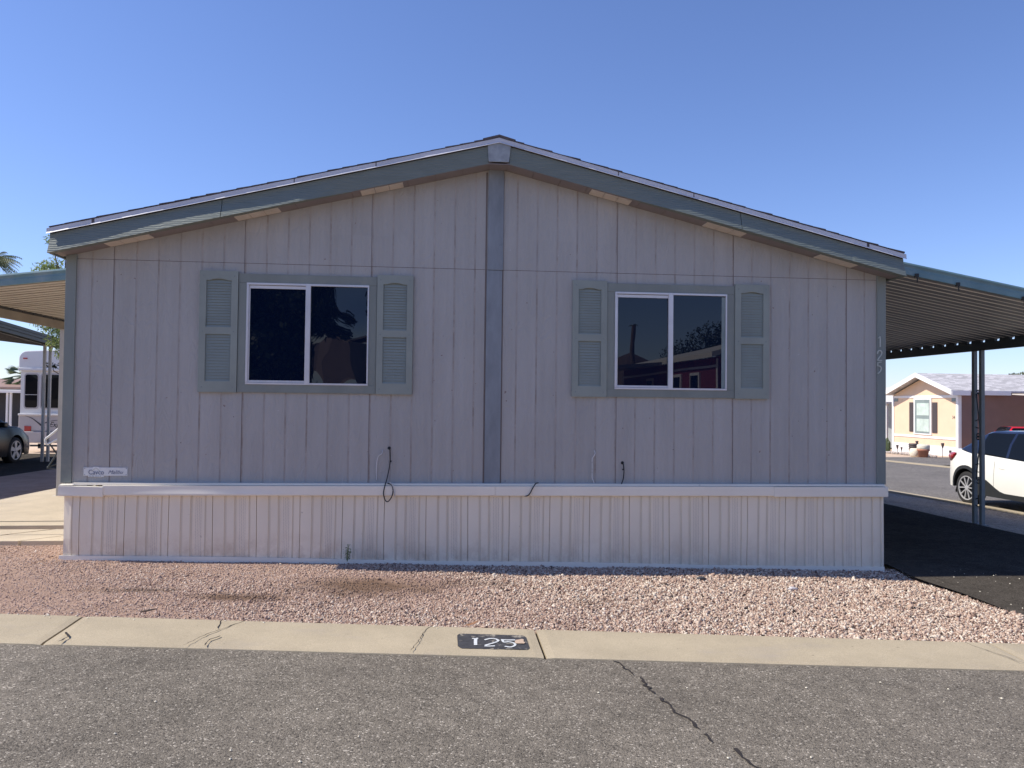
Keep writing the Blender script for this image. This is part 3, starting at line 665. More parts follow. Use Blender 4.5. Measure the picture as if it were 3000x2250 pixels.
# fascia boards, outward flare added to the lower half to catch the sun
for sd, breaks in ((-1, [0.1, 2.62, 4.165]), (1, [.1, 2.44, 4.165])):
    for x0, x1 in zip(breaks[:-1], breaks[1:]):
        mb = MB(); n = 60; rows = 9
        for i in range(n+1):
            x = x0+.003+(x1-x0-.006)*i/n
            if sd < 0: fl = (.056 if x > 1.9 else .056*max(0, (x-1.5)/.4))*(.86+.14*math.cos((x-2.9)*3.6)); start = .20+.09*math.sin(x*3.1+.6)
            else: fl = .051*min(1, max(0, x-1.1)/.8)+.006*(x > 3.6); start = .20+.04*math.sin(x*9)
            H = .173+.002*x
            for j in range(rows+1):
                t = j/rows; z = 3.332-.2445*x-H*t
                mb.v.append((sd*x, -.222-fl*max(0, (t-start)/(1-start)), z))
            mb.v.append((sd*x, -.195, 3.332-.2445*x-H)); mb.v.append((sd*x, -.195, 3.332-.2445*x))
        k = rows+3
        for i in range(n):
            for j in range(k): a = i*k+j; b = i*k+(j+1) % k; mb.f.append((a, a+k, b+k, b)); mb.m.append(0)
        mb.f += [tuple(range(k)), tuple(n*k+j for j in range(k))]; mb.m += [0, 0]
        mb.build('fascia', 'fascia', home)
for sd in (-1, 1):
    mb = MB(); mb.box(min(sd*4.150, sd*4.172), max(sd*4.150, sd*4.172), -.20, 16.2, 2.135, 2.335)
    mb.build('fascia', 'fascia', home)
mb = MB(); mb.prism([(-.114, 3.314), (0, 3.343), (.114, 3.314), (.097, 3.152), (-.101, 3.150)], 'y', -.236, -.224); mb.build('ridge_plate', 'plate', home, bevel=.002)
# soffit in short panels plus vents
for sd in (-1, 1):
    sof = MB(); x = .085
    while x < 4.14:
        x2 = min(x+.2667, 4.145); sof.hexa([(sd*x, -.218, zs(x)-.0), (sd*(x2-.004), -.218, zs(x2)), (sd*(x2-.004), .0, zs(x2)), (sd*x, .0, zs(x))], [(sd*x, -.218, zs(x)+.01), (sd*(x2-.004), -.218, zs(x2)+.01), (sd*(x2-.004), .0, zs(x2)+.01), (sd*x, .0, zs(x)+.01)]); x = x2
    sof.hexa([(sd*.0, -.21, zs(0)+.012), (sd*4.145, -.21, zs(4.145)+.012), (sd*4.145, 16.1, zs(4.145)+.012), (0, 16.1, zs(0)+.012)], [(sd*.0, -.21, zs(0)+.02), (sd*4.145, -.21, zs(4.145)+.02), (sd*4.145, 16.1, zs(4.145)+.02), (0, 16.1, zs(0)+.02)])
    so_ = sof.build('soffit', 'soffit', home)
    for a, b in ((.93, 1.34), (2.11, 2.52), (3.30, 3.70)):
        mb = MB(); m3 = (b-a)/3
        for q in range(3):
            x, x2 = a+q*m3, a+(q+1)*m3-.006
            mb.hexa([(sd*x, -.19, zs(x)-.008), (sd*x2, -.19, zs(x2)-.008), (sd*x2, -.03, zs(x2)-.008), (sd*x, -.03, zs(x)-.008)], [(sd*x, -.19, zs(x)+.001), (sd*x2, -.19, zs(x2)+.001), (sd*x2, -.03, zs(x2)+.001), (sd*x, -.03, zs(x)+.001)])
        mb.box(min(sd*a, sd*b), max(sd*a, sd*b), -.205, -.192, zs((a+b)/2)-.004, zs((a+b)/2)+.0) if False else None
        mb.build('soffit_vent', 'vent', so_)
mb = MB(); mb.box(-.085, .085, -.215, -.001, 3.132, 3.140); mb.build('soffit_end', 'soffit', home)

# windows
def window(xc0, xc1, fx0, fx1, mid, warp):
    z0, z1 = .872, 2.027; fz0, fz1 = .952, 1.940
    ro = thing('window', None, None) if False else bpy.data.objects.new('window', None); C.objects.link(ro); ro.parent = home
    mb = MB(); Y = -.020
    mb.box(xc0, xc1, Y, .001, fz1, z1); mb.box(xc0, xc1, Y, .001, z0, fz0); mb.box(xc0, fx0, Y+.002, .001, fz0+.0005, fz1-.0005); mb.box(fx1, xc1, Y+.002, .001, fz0+.0005, fz1-.0005)
    mb.build('casing', 'trim', ro, bevel=.002)
    mb = MB(); t = .020; y0 = -.028
    mb.box(fx0, fx1, y0, .004, fz1-t, fz1); mb.box(fx0, fx1, y0, .004, fz0, fz0+t*.9)
    mb.box(fx0, fx0+t, y0+.001, .004, fz0+t, fz1-t); mb.box(fx1-t*.7, fx1, y0+.001, .004, fz0+t, fz1-t)
    mb.box(mid-.024, mid+.024, y0-.004, .004, fz0, fz1)
    # inner sliding sash on the left
    mb.box(fx0+t, mid-.024, -.012, .003, fz1-t-.034, fz1-t-.004); mb.box(fx0+t, mid-.024, -.018, .003, fz0+t, fz0+t+.02)
    mb.box(fx0+t, fx0+t+.012, -.012, .003, fz0+t+.02, fz1-t-.03)
    mb.build('frame', 'alu', ro, bevel=.0015)
    mb = MB(); mb.box(fx0+.01, mid, -.004, .002, fz0+.01, fz1-.01); mb.build('pane', 'glass', ro)
    mb = MB(); n = 1; mb.box(mid, fx1-.01, -.008, -.002, fz0+.01, fz1-.01); mb.build('pane', 'glass_warp' if warp else 'glass', ro)
    if not warp:
        mb = MB(); mb.box(fx1-.052, fx1-.014, -.010, -.0075, fz0+.02, fz1-.03); mb.build('jamb', 'gscreen', ro)
    return ro
window(-2.502, -1.176, -2.424, -1.251, -1.838, True)
window(1.131, 2.462, 1.212, 2.380, 1.789, False)
def shutter(x0, x1, z0=.870, z1=2.047):
    mb = MB(); y0, y1 = -.030, .001; w_ = x1-x0; a, b = x0+.062*w_/.36, x1-.062*w_/.36
    lv = ((z0+.108, 1.432), (1.502, z1-.092))
    mb.box(x0, a, y0, y1, z0, z1); mb.box(b, x1, y0, y1, z0, z1)
    mb.box(a, b, y0, y1, z0, lv[0][0]); mb.box(a, b, y0, y1, lv[0][1], lv[1][0])
    # arched top rail
    n = 14; zt = lv[1][1]
    for i in range(n):
        ta, tb = i/n, (i+1)/n; h = lambda t: zt+.015*max(0, math.sin(math.pi*min(1, max(0, (t-.16)/.68))))**.8
        xa, xb = a+(b-a)*ta, a+(b-a)*tb
        mb.hexa([(xa, y0, h(ta)), (xb, y0, h(tb)), (xb, y1, h(tb)), (xa, y1, h(ta))], [(xa, y0, z1), (xb, y0, z1), (xb, y1, z1), (xa, y1, z1)])
    o = mb.build('shutter', 'shutter', home)
    mb = MB()
    for lo, hi in lv:
        nl = 17 if lo > 1.4 else 16; st = (hi-lo)/nl
        for i in range(nl):
            z = lo+i*st; mb.add([(a, -.0225, z), (b, -.0225, z), (b, -.0115, z+st), (a, -.0115, z+st), (a, -.004, z), (b, -.004, z)], [(0, 1, 2, 3), (0, 4, 5, 1)])
    mb.box(a, b, -.004, .001, lv[0][0], lv[1][1]+.02)
    mb.build('louvres', 'shutter', o)
    for x in (x0+.035, x1-.035):
        for z in (z0+.05, (z0+z1)/2, z1-.05): MB().lathe([(.006, -.030), (.006, -.0325)], (x, 0, z), 8, axis='y').build('screw', 'post', o)
shutter(-2.866, -2.505); shutter(-1.173, -.820); shutter(.776, 1.129); shutter(2.464, 2.826)

# skirting: ribbed vinyl extruded profile
P = .4065; X0 = .024
def unit(c): return [(c-.205, -.048), (c-.172, -.048), (c-.170, -.040), (c-.150, -.040), (c-.148, -.048), (c-.080, -.048), (c-.078, -.040), (c-.058, -.040), (c-.056, -.048), (c-.046, -.048), (c-.044, -.0465), (c+.040, -.0465), (c+.042, -.048), (c+.056, -.048), (c+.058, -.041), (c+.070, -.041), (c+.072, -.048), (c+.125, -.048), (c+.1265, -.034), (c+.1305, -.034), (c+.132, -.048)]
pts = []
for k in range(-11, 12):
    pts += unit(X0+k*P)
pts = [p for p in pts if -4.04 < p[0] < 4.035]
pts = [(-4.057, .03), (-4.057, -.048)]+pts+[(4.053, -.048), (4.053, .03)]
mb = MB(); lev = [0, .15, .4, .7, 1]
for (x, y) in pts:
    zt, zb = -.085, G(x, 0)-.03
    for t in lev:
        bow = .004*math.sin(t*math.pi)*math.sin(x*2.3)
        if x < -3.85 and y < 0: bow += -.022*math.sin(t*math.pi)*math.sin((x+4.057)/.2*math.pi if x < -3.857 else 0)
        mb.v.append((x+.004*math.sin(t*2+x*3), y-bow*0+(bow if y < 0 else 0), zt+(zb-zt)*t))
k = len(lev)
for i in range(len(pts)-1):
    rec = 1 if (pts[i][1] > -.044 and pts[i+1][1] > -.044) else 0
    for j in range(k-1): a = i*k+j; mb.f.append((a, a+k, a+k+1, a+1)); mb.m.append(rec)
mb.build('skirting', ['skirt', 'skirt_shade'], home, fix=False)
mb = MB()
for kk in range(-10, 11):
    c = X0+kk*P
    if abs(c) > 4: continue
    z = -.135; r = 0
    while z > G(c, 0)+.03:
        for q, dx in enumerate((-.024, -.008, .008, .024)):
            zz = z-(.007 if q % 2 else 0); x = c+dx-.002
            yb = -.0468
            t = (zz+.085)/(G(x, 0)-.03+.085); bow = .004*math.sin(t*math.pi)*math.sin(x*2.3)
            if x < -3.85: bow += -.022*math.sin(t*math.pi)*math.sin((x+4.057)/.2*math.pi if x < -3.857 else 0)
            mb.add([(x+.004*math.sin(t*2+x*3)-.0013, yb+bow-.0005, zz), (x+.004*math.sin(t*2+x*3)+.0013, yb+bow-.0005, zz), (x+.004*math.sin(t*2+x*3)+.0013, yb+bow-.0005, zz-.009), (x+.004*math.sin(t*2+x*3)-.0013, yb+bow-.0005, zz-.009)], [(0, 1, 2, 3)])
        z -= .014
mb.build('vent_holes', 'hole', home, fix=False)['kind'] = 'stuff'
for sd in (-1, 1):   # skirting along the long sides
    mb = MB(); x = 4.05*sd; mb.box(min(x, x-.02*sd), max(x, x-.02*sd), .03, 16, -1.1, -.09)
    mb.build('skirting', 'skirt', home)
mb = MB(); mb.box(-4.07, -1.0, -.060, -.052, -.70, -.66)
mb = MB(); n = 60
for i in range(n):
    x, x2 = -4.085+8.14*i/n, -4.085+8.14*(i+1)/n; za = lambda q: G(q, 0)+.008+.004*math.sin(q*2)
    mb.hexa([(x, -.066, za(x)-.05), (x2, -.066, za(x2)-.05), (x2, -.052, za(x2)-.05), (x, -.052, za(x)-.05)], [(x, -.062, za(x)+.002), (x2, -.062, za(x2)+.002), (x2, -.052, za(x2)+.002), (x, -.052, za(x)+.002)])
mb.build('bottom_track', 'cap', home)
# cap trim above the skirting
def cap(x0, x1, y0, zt, zb, droop=0, name='skirting_cap'):
    mb = MB(); n = max(4, int((x1-x0)/.08))
    for i in range(n+1):
        x = x0+(x1-x0)*i/n; b = .0
        if x < -1.6: b = .010*abs(math.sin((x+3.70)*1.45))*min(1, (-1.6-x)/.6)
        d = -droop*(x-x0)/(x1-x0)
        for y, z in ((-.02, zt), (y0, zt-.002), (y0-.001, zt-.03), (y0-b*.5, zt-.055), (y0-b, zb+.02), (y0-b+.001, zb+.004), (y0+.008, zb), (-.05, zb+.004)): mb.v.append((x, y, z+d))
    k = 8
    for i in range(n):
        for j in range(k): a = i*k+j; q = i*k+(j+1) % k; mb.f.append((a, a+k, q+k, q)); mb.m.append(0)
    mb.f += [tuple(range(k)), tuple(n*k+j for j in range(k))]; mb.m += [0, 0]
    return mb.build(name, 'cap', home)
cap(-3.70, .010, -.090, -.022, -.117); cap(.012, 2.86, -.088, -.022, -.119); cap(2.862, 4.080, -.088, -.024, -.128); cap(-4.088, -3.69, -.100, -.024, -.120, .010)
mb = MB(); mb.box(-3.98, 2.09, -.060, -.001, -.021, -.0015); mb.box(2.095, 4.062, -.060, -.001, -.021, -.0015); mb.build('cap_rail', 'cap', home, bevel=.002)
mb = MB(); mb.hexa([(-4.09, -.085, -.023), (-3.97, -.085, -.023), (-3.95, -.02, -.018), (-4.09, -.02, -.018)], [(-4.09, -.085, -.018), (-3.98, -.085, -.018), (-3.95, -.02, -.010), (-4.09, -.02, -.012)]); mb.build('cap_corner', 'cap', home)
# digits on the right corner board
def strokes(name, lines, w, y0, y1, m, parent):
    mb = MB()
    for L, ww in lines: ribbon(mb, [(p.x, p.y) for p in spline([(a, b, 0) for a, b in L], 4)], ww, y0, y1)
    return mb.build(name, m, parent, fix=True)
xx = 4.026
strokes('house_number', [([(xx-.014, 1.520), (xx+.000, 1.535), (xx+.002, 1.54)], .008), ([(xx+.004, 1.541), (xx+.004, 1.48), (xx+.004, 1.428)], .010)], 0, -.027, -.019, 'digit', home)
strokes('house_number', [([(xx-.026, 1.358), (xx-.016, 1.385), (xx+.006, 1.392), (xx+.022, 1.372), (xx+.014, 1.345), (xx-.008, 1.315), (xx-.026, 1.290)], .010), ([(xx-.026, 1.289), (xx+.024, 1.289)], .010)], 0, -.027, -.019, 'digit', home)
strokes('house_number', [([(xx+.018, 1.272), (xx-.020, 1.266)], .009), ([(xx-.020, 1.268), (xx-.022, 1.232)], .010), ([(xx-.022, 1.232), (xx+.002, 1.228), (xx+.016, 1.208), (xx+.010, 1.180), (xx-.010, 1.158), (xx-.020, 1.150)], .010)], 0, -.027, -.019, 'digit', home)
# maker's plaque
pq = MB(); pq.box(-3.906, -3.505, -.006, -.0005, .062, .141); pq.prism([(-3.862, .050), (-3.718, .050), (-3.718, .066), (-3.862, .066)], 'y', -.0075, -.0045)
pq.prism([(-3.845, .118), (-3.817, .147), (-3.770, .148), (-3.738, .120)], 'y', -.0075, -.0045)
pq = pq.build('nameplate', 'plaque', home, bevel=.001)
T = Matrix.Translation
text('Cavco', .066, .0006, 'lettering', 'ink', pq, T((-3.862, -.0085, .074)) @ FACE, 0, .86)
text('Malibu', .050, .0006, 'lettering', 'ink', pq, T((-3.684, -.0070, .080)) @ FACE, .42, 1.02)
text('H O M E S', .015, .0004, 'lettering', 'ink', pq, T((-3.852, -.0082, .053)) @ FACE, 0, 1.6)
for x in (-3.895, -3.516):
    for z in (.072, .132): MB().lathe([(.004, -.006), (.003, -.008)], (x, 0, z), 7, axis='y').build('screw', 'ink', pq)
mb = MB(); ribbon(mb, [(-3.826, .108), (-3.793, .139), (-3.758, .108)], .006, -.0082, -.0073); mb.build('lettering', 'digit', pq)

# ------------------------------------------------------------------ cables and weed on the front
def cable(pts, r, m, label, cat='cable', name='cable', extra=None):
    mb = MB(); mb.tube(spline(pts, 6), r, 7)
    if extra: extra(mb)
    return tag(mb.build(name, m, smooth=True), label, cat)
cable([(-1.035, -.003, .342), (-1.024, -.025, .31), (-1.022, -.03, .20), (-1.045, -.05, .06), (-1.062, -.085, -.01), (-1.076, -.10, -.09), (-1.060, -.10, -.155), (-1.030, -.10, -.170), (-.995, -.10, -.12), (-.985, -.10, -.06), (-1.0, -.098, -.01), (-1.04, -.096, .006)], .0052, 'black', 'black cable with a hanging loop coming out of the wall below the left window',
      extra=lambda mb: (mb.lathe([(.016, .0), (.013, -.006), (.006, -.008)], (-1.035, 0, .342), 10, axis='y'), mb.box(-1.024, -1.008, -.03, -.018, .205, .222)))
cable([(-1.02, -.096, .016), (-1.00, -.10, .0), (-.985, -.10, -.03), (-.968, -.10, -.09), (-.966, -.10, -.125)], .0042, 'wire', 'short white cable end with a dark plug beside the hanging black loop')
cable([(-1.100, -.004, .322), (-1.099, -.02, .30), (-1.108, -.022, .283), (-1.132, -.02, .268), (-1.146, -.02, .235), (-1.153, -.018, .175), (-1.153, -.01, .10), (-1.151, -.006, .03)], .0042, 'wire', 'thin crooked white wire on the wall left of the black looped cable')
cable([(1.016, -.004, .330), (1.020, -.02, .30), (1.002, -.02, .268), (.991, -.02, .245), (.991, -.02, .15), (.992, -.02, .065), (1.002, -.02, .03), (1.012, -.03, .0)], .0045, 'wire', 'thin white wire hanging on the wall below the right window')
cable([(1.305, -.002, .205), (1.310, -.022, .19), (1.316, -.025, .12), (1.308, -.03, .05), (1.284, -.05, -.004)], .0055, 'black', 'short black cable dropping from the wall behind the white cap',
      extra=lambda mb: (mb.lathe([(.017, .0), (.012, -.005), (.006, -.007)], (1.305, 0, .207), 10, axis='y'), mb.box(1.298, 1.312, -.03, -.018, .135, .148)))
cable([(.445, -.03, .006), (.42, -.07, .006), (.40, -.098, -.01), (.378, -.10, -.045), (.355, -.10, -.09), (.330, -.098, -.115), (.305, -.07, -.119)], .0055, 'black', 'short black cable end draped over the white skirting cap')
wd = thing('weed', 'small green weed growing at the foot of the skirting', 'weed', (-1.41, -.12, G(-1.41, -.1)))
mb = MB(); lf = MB()
for i in range(9):
    a = random.uniform(0, 6.28); h = random.uniform(.07, .17); dx = random.uniform(-.035, .035); mb.tube([(0, 0, 0), (dx*.5, -.005, h*.5), (dx, random.uniform(-.02, .01), h)], .0016, 5)
    for k in range(22):
        t = random.uniform(.15, 1); x, z = dx*t+random.gauss(0, .012), h*t+random.gauss(0, .006); y = random.gauss(-.005, .012); r = random.uniform(.004, .010); th = random.uniform(0, 6.28)
        lf.add([(x, y, z), (x+r*math.cos(th), y-r*.6, z+r*.4), (x+r*1.8*math.cos(th), y, z+r*math.sin(th)), (x+r*math.cos(th)*.8, y+r*.5, z-r*.3)], [(0, 1, 2, 3)])
mb.build('stem', 'leaf', wd, rnd=True); lf.build('leaves', 'leafw', wd, rnd=True, fix=False)
# dry leaf and stones resting on the gravel
def rock(x, y, r, m, label, name='rock'):
    bm = bmesh.new(); bmesh.ops.create_icosphere(bm, subdivisions=2, radius=r)
    for v in bm.verts: v.co = Vector((v.co.x*1.3, v.co.y*.8, v.co.z*.5))*(1+.25*math.sin(v.co.x*90+v.co.z*70)*.6)
    me = bpy.data.meshes.new(name); bm.to_mesh(me); bm.free(); me.materials.append(MT[m]); o = bpy.data.objects.new(name, me); C.objects.link(o)
    o.location = (x, y, G(x, y)+lump(x, y)+r*.25); return tag(o, label, 'rock')
rock(2.62, -1.02, .035, 'rvgrey', 'pale grey stone lying in the gravel nearest the driveway'); rock(1.92, -.62, .035, 'shed', 'dark stone in the gravel near the right end of the home')
mb = MB(); mb.add([(0, 0, 0), (.05, .012, .012), (.11, .02, .03), (.07, -.012, .012), (.03, -.014, .0)], [(0, 1, 2, 3, 4)]); o = mb.build('dry_leaf', 'twig', fix=False); o.location = (-.35, -2.30, G(-.35, -2.3)+.02)
tag(o, 'curled brown dry leaf on the gravel edge behind the painted kerb number', 'leaf')
mb = MB(); mb.tube([(0, 0, 0), (.05, .01, .006), (.10, .03, .012)], [.006, .008, .003], 6); o = mb.build('bark_scrap', 'bark'); o.location = (-2.62, -2.03, G(-2.6, -2.)+.02)
tag(o, 'small dark scrap of bark on the gravel at the left of the kerb', 'bark scrap')

# ------------------------------------------------------------------ carports
def carport(name, label, side, xw, xo, y0, y1, zw, zo, pitch, pan, beam_m, fas_m='teal'):
    """pan roof attached at x=xw, sloping to beam at x=xo"""
    root = thing(name, label, 'carport', (xo, (y0+y1)/2, G(xo, y0)))
    inv = lambda o: setattr(o, 'location', (-root.location.x, -root.location.y, -root.location.z))
    mb = MB(); zl = lambda x: zw+(zo-zw)*(x-xw)/(xo-xw); ys = []; y = y0+.02
    pl = []; q = 0
    while y < y1:
        h = .011 if q % 2 else .007; pl += [(y, 0), (y+pitch*.62, 0), (y+pitch*.70, h), (y+pitch*.97, h)]; y += pitch; q += 1
    xe = xo+.03*side
    for (yy, h) in pl:
        for x in (xw, xe): 
            mb.v.append((x, yy, zl(x)+h)); 
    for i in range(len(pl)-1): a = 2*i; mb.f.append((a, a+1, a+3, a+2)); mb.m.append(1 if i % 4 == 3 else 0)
    o = mb.build('roof_pan', pan, root, fix=False); inv(o)
    # front fascia gutter with rolled top
    def fas(ya, sgn, nm='fascia'):
        mb = MB(); pr = [(.0, .075), (-.018, .082), (-.034, .074), (-.040, .058), (-.030, .030), (-.030, .012), (-.034, .006), (-.034, -.052), (-.022, -.056), (0, -.050)]
        for x in (xw+.0*side, xe):
            for a, b in pr: mb.v.append((x, ya+a*sgn, zl(x)+b))
        k = len(pr)
        for j in range(k): mb.f.append((j, (j+1) % k, k+(j+1) % k, k+j)); mb.m.append(0)
        mb.f += [tuple(range(k)), tuple(range(2*k-1, k-1, -1))]; mb.m += [0, 0]
        o = mb.build(nm, fas_m, root); inv(o)
    fas(y0+.02, 1); fas(y1, -1)
    mb = MB(); zb = zl(xo)-.034; xi, xj = xo-.02, xo+.02
    mb.box(xi, xj, y0+.03, y1-.03, zb-.115, zb); mb.box(xi-.012, xi, y0+.03, y1-.03, zb-.02, zb); mb.box(xi-.012, xi, y0+.03, y1-.03, zb-.115, zb-.10)
    o = mb.build('beam', beam_m, root); inv(o)
    mb = MB(); y = y0+.05
    while y < y1-.1: mb.box(xi, xj, y, y+(.20 if side > 0 else .26), zb-.001, zb+.036); y += .29
    o = mb.build('closure', beam_m if side > 0 else 'canopy_black', root); inv(o)
    mb = MB(); gx = xe; mb.box(min(gx, gx+.02*side), max(gx, gx+.02*side), y0, y1, zl(xe)-.10, zl(xe)-.034); o = mb.build('gutter', fas_m, root); inv(o)
    mb = MB(); mb.box(min(xw, xw-.03*side), max(xw, xw-.03*side), y0, y1, zw-.05, zw+.05); o = mb.build('ledger', fas_m, root); inv(o)
    return root, inv, zb-.115
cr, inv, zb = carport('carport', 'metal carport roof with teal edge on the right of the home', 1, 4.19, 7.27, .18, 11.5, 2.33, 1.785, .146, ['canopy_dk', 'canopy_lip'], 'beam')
def scroll_post(root, inv, x, y, m, gap=.155, w=.054, zb=zb, scrolls=True):
    for s in (-.5, .5):
        p = MB(); yy = y+s*gap; p.box(x-w/2, x+w/2, yy-w/2, yy+w/2, G(x, yy)+.005, zb); o = p.build('post', m, root, bevel=.002); inv(o)
    p = MB(); zf = G(x, y); p.box(x-.05, x+.05, y-gap/2-.06, y+gap/2+.06, zf-.01, zf+.008); o = p.build('foot_plate', m, root); inv(o)
    if not scrolls: return
    sc_ = MB(); g = gap/2-w/2; z0 = G(x, y)+.3
    def S_(zc, H, fl):
        pts = []
        for i in range(9): a = math.pi*(1.9-.22*i); r = .035*(.45+.075*i); pts.append((x, y+fl*(g-.05)-fl*0+fl*r*math.cos(a)*1.1, zc+H/2-.05+r*math.sin(a)))
        sc_.tube(spline(pts, 3), .008, 6)
        L = [(x, y+fl*(g-.012), zc+H/2-.07), (x, y-fl*g*.1, zc), (x, y-fl*(g-.012), zc-H/2+.07)]
        sc_.tube(spline(L, 5), .008, 6)
        pts = []
        for i in range(9): a = math.pi*(.9-.22*i); r = .035*(.45+.075*i); pts.append((x, y-fl*(g-.05)+fl*r*math.cos(a)*1.1, zc-H/2+.05+r*math.sin(a)))
        sc_.tube(spline(pts, 3), .008, 6)
    H = .62
    for i, zc in enumerate((.62, -.05, )): S_(zc+.10, .72, 1 if i % 2 == 0 else -1)
    for zc in (-.02, -.52, .62): sc_.tube([(x, y+.075*math.cos(k*math.pi/8), zc-.05+.06*math.sin(k*math.pi/8)) for k in range(16)], .007, 6, closed=True)
    o = sc_.build('scroll', 'iron', root, smooth=True); inv(o)
for y in (.75, 2.92, 7.6, 10.9): scroll_post(cr, inv, 7.27, y, 'post')
for x in (4.55, 5.02, 5.78):   # clips hanging on the right fascia
    mb = MB()
    z = 2.33+(1.785-2.33)*(x-4.19)/3.08-.045; mb.box(x-.018, x+.018, .145, .175, z-.02, z+.02); mb.box(x-.006, x+.004, .140, .150, z-.075, z); o = mb.build('clip', 'black', cr); inv(o)
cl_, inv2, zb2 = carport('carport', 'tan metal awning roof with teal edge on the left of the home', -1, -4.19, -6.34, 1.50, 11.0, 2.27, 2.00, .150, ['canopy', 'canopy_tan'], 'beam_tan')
def thin_post(root, inv, x, y, z1, m='post_cream', w=.075):
    p = MB(); p.box(x-w/2, x+w/2, y-w*.35, y+w*.35, G(x, y), z1); p.box(x-.09, x+.09, y-.06, y+.06, G(x, y)+.015, G(x, y)+.035); o = p.build('post', m, root); inv(o)
for y in (1.75, 4.78, 7.8, 10.6): thin_post(cl_, inv2, -6.335, y, zb2)
# neighbour's dark canopy further left
nc = thing('neighbour_carport', 'dark flat carport roof on paired white posts beside the travel trailer', 'carport', (-10.7, 13.4, G(-10.7, 13.4)))
def invn(o, r=nc): o.location = -r.location
mb = MB(); za = lambda y: 2.46-(y-10.63)*.0649
A = lambda x, y, dz: (x, y, za(y)+(-x-10.4)*.11+dz)
y0n, y1n = 1.0, 15.6
mb.hexa([A(-10.4, y0n, -.02), A(-15, y0n, -.02), A(-15, y1n, -.02), A(-10.4, y1n, -.02)], [A(-10.4, y0n, .02), A(-15, y0n, .02), A(-15, y1n, .02), A(-10.4, y1n, .02)])
y = y0n
while y < y1n: mb.hexa([A(-10.42, y, -.05), A(-15, y, -.05), A(-15, y+.05, -.05), A(-10.42, y+.05, -.05)], [A(-10.42, y-.02, -.021), A(-15, y-.02, -.021), A(-15, y+.07, -.021), A(-10.42, y+.07, -.021)]); y += .30
invn(mb.build('roof_pan', 'canopy_black', nc))
mb = MB()
for a, b in ((-.17, -.09), (-.085, -.02), (-.015, .05)):
    d = .0 if a < -.1 else (.02 if a < 0-.05 else .035)
    mb.hexa([A(-10.42+d, y0n, a), A(-10.40+d, y0n, a), A(-10.40+d, y1n, a), A(-10.42+d, y1n, a)], [A(-10.42+d, y0n, b), A(-10.40+d, y0n, b), A(-10.40+d, y1n, b), A(-10.42+d, y1n, b)])
invn(mb.build('fascia', 'beam', nc))
mb = MB(); mb.hexa([A(-13.5, y0n, -.26), A(-13.4, y0n, -.26), A(-13.4, y1n, -.26), A(-13.5, y1n, -.26)], [A(-13.5, y0n, -.03), A(-13.4, y0n, -.03), A(-13.4, y1n, -.03), A(-13.5, y1n, -.03)]); mb.hexa([A(-10.78, y0n, -.17), A(-10.68, y0n, -.17), A(-10.68, y1n, -.17), A(-10.78, y1n, -.17)], [A(-10.78, y0n, -.03), A(-10.68, y0n, -.03), A(-10.68, y1n, -.03), A(-10.78, y1n, -.03)]); invn(mb.build('beam', 'beam', nc))
for x, y in ((-10.745, 13.35), (-10.64, 13.42), (-10.7, 8.2), (-13.45, 2.2), (-10.7, 2.2), (-13.45, 8.2), (-13.45, 15.3)):
    mb = MB(); mb.box(x-.03, x+.03, y-.03, y+.03, G(x, y), A(x, y, -.17)[2] if x > -12 else A(x, y, -.26)[2]); invn(mb.build('post', 'post_cream', nc))

# white looped handrail by the side steps
hr = thing('handrail', 'white looped handrail at the side steps behind the left corner', 'handrail', (-6.5, 4.9, G(-6.5, 4.9)))
mb = MB(); l = [(-6.30, 4.9, .43), (-6.56, 4.9, .20), (-6.60, 4.9, .17), (-6.615, 4.9, .13), (-6.60, 4.9, .09), (-6.56, 4.9, .085), (-6.33, 4.9, .21)]
l = [(-5.6, 4.9, 1.03), (-6.0, 4.9, .69)]+l+[(-6.0, 4.9, .39), (-5.6, 4.9, .61)]
mb.tube(spline(l, 5), .017, 8); o = mb.build('rail', 'white', hr, smooth=True); o.location = -hr.location
for a, b in (((-6.55, 4.9, .08), (-6.30, 4.95, -.30)), ((-6.33, 4.9, .12), (-6.60, 4.95, -.30)), ((-6.6, 4.95, -.28), (-6.25, 4.95, -.16)), ((-6.30, 4.9, -.3), (-6.30, 4.9, -.735)), ((-5.9, 4.9, -.1), (-6.0, 4.9, -.735)), ((-6.6, 4.95, -.29), (-6.3, 4.95, -.32))): o = MB().tube([a, b], .012, 6).build('leg', 'iron', hr); o.location = -hr.location
mb = MB()
for i in range(4): mb.box(-6.28+.3*i, -5.98+.3*i, 4.95, 6.0, G(-6, 5)+.015, -.58+.2*i)
o = mb.build('steps', 'canopy_dk', hr); o.location = -hr.location

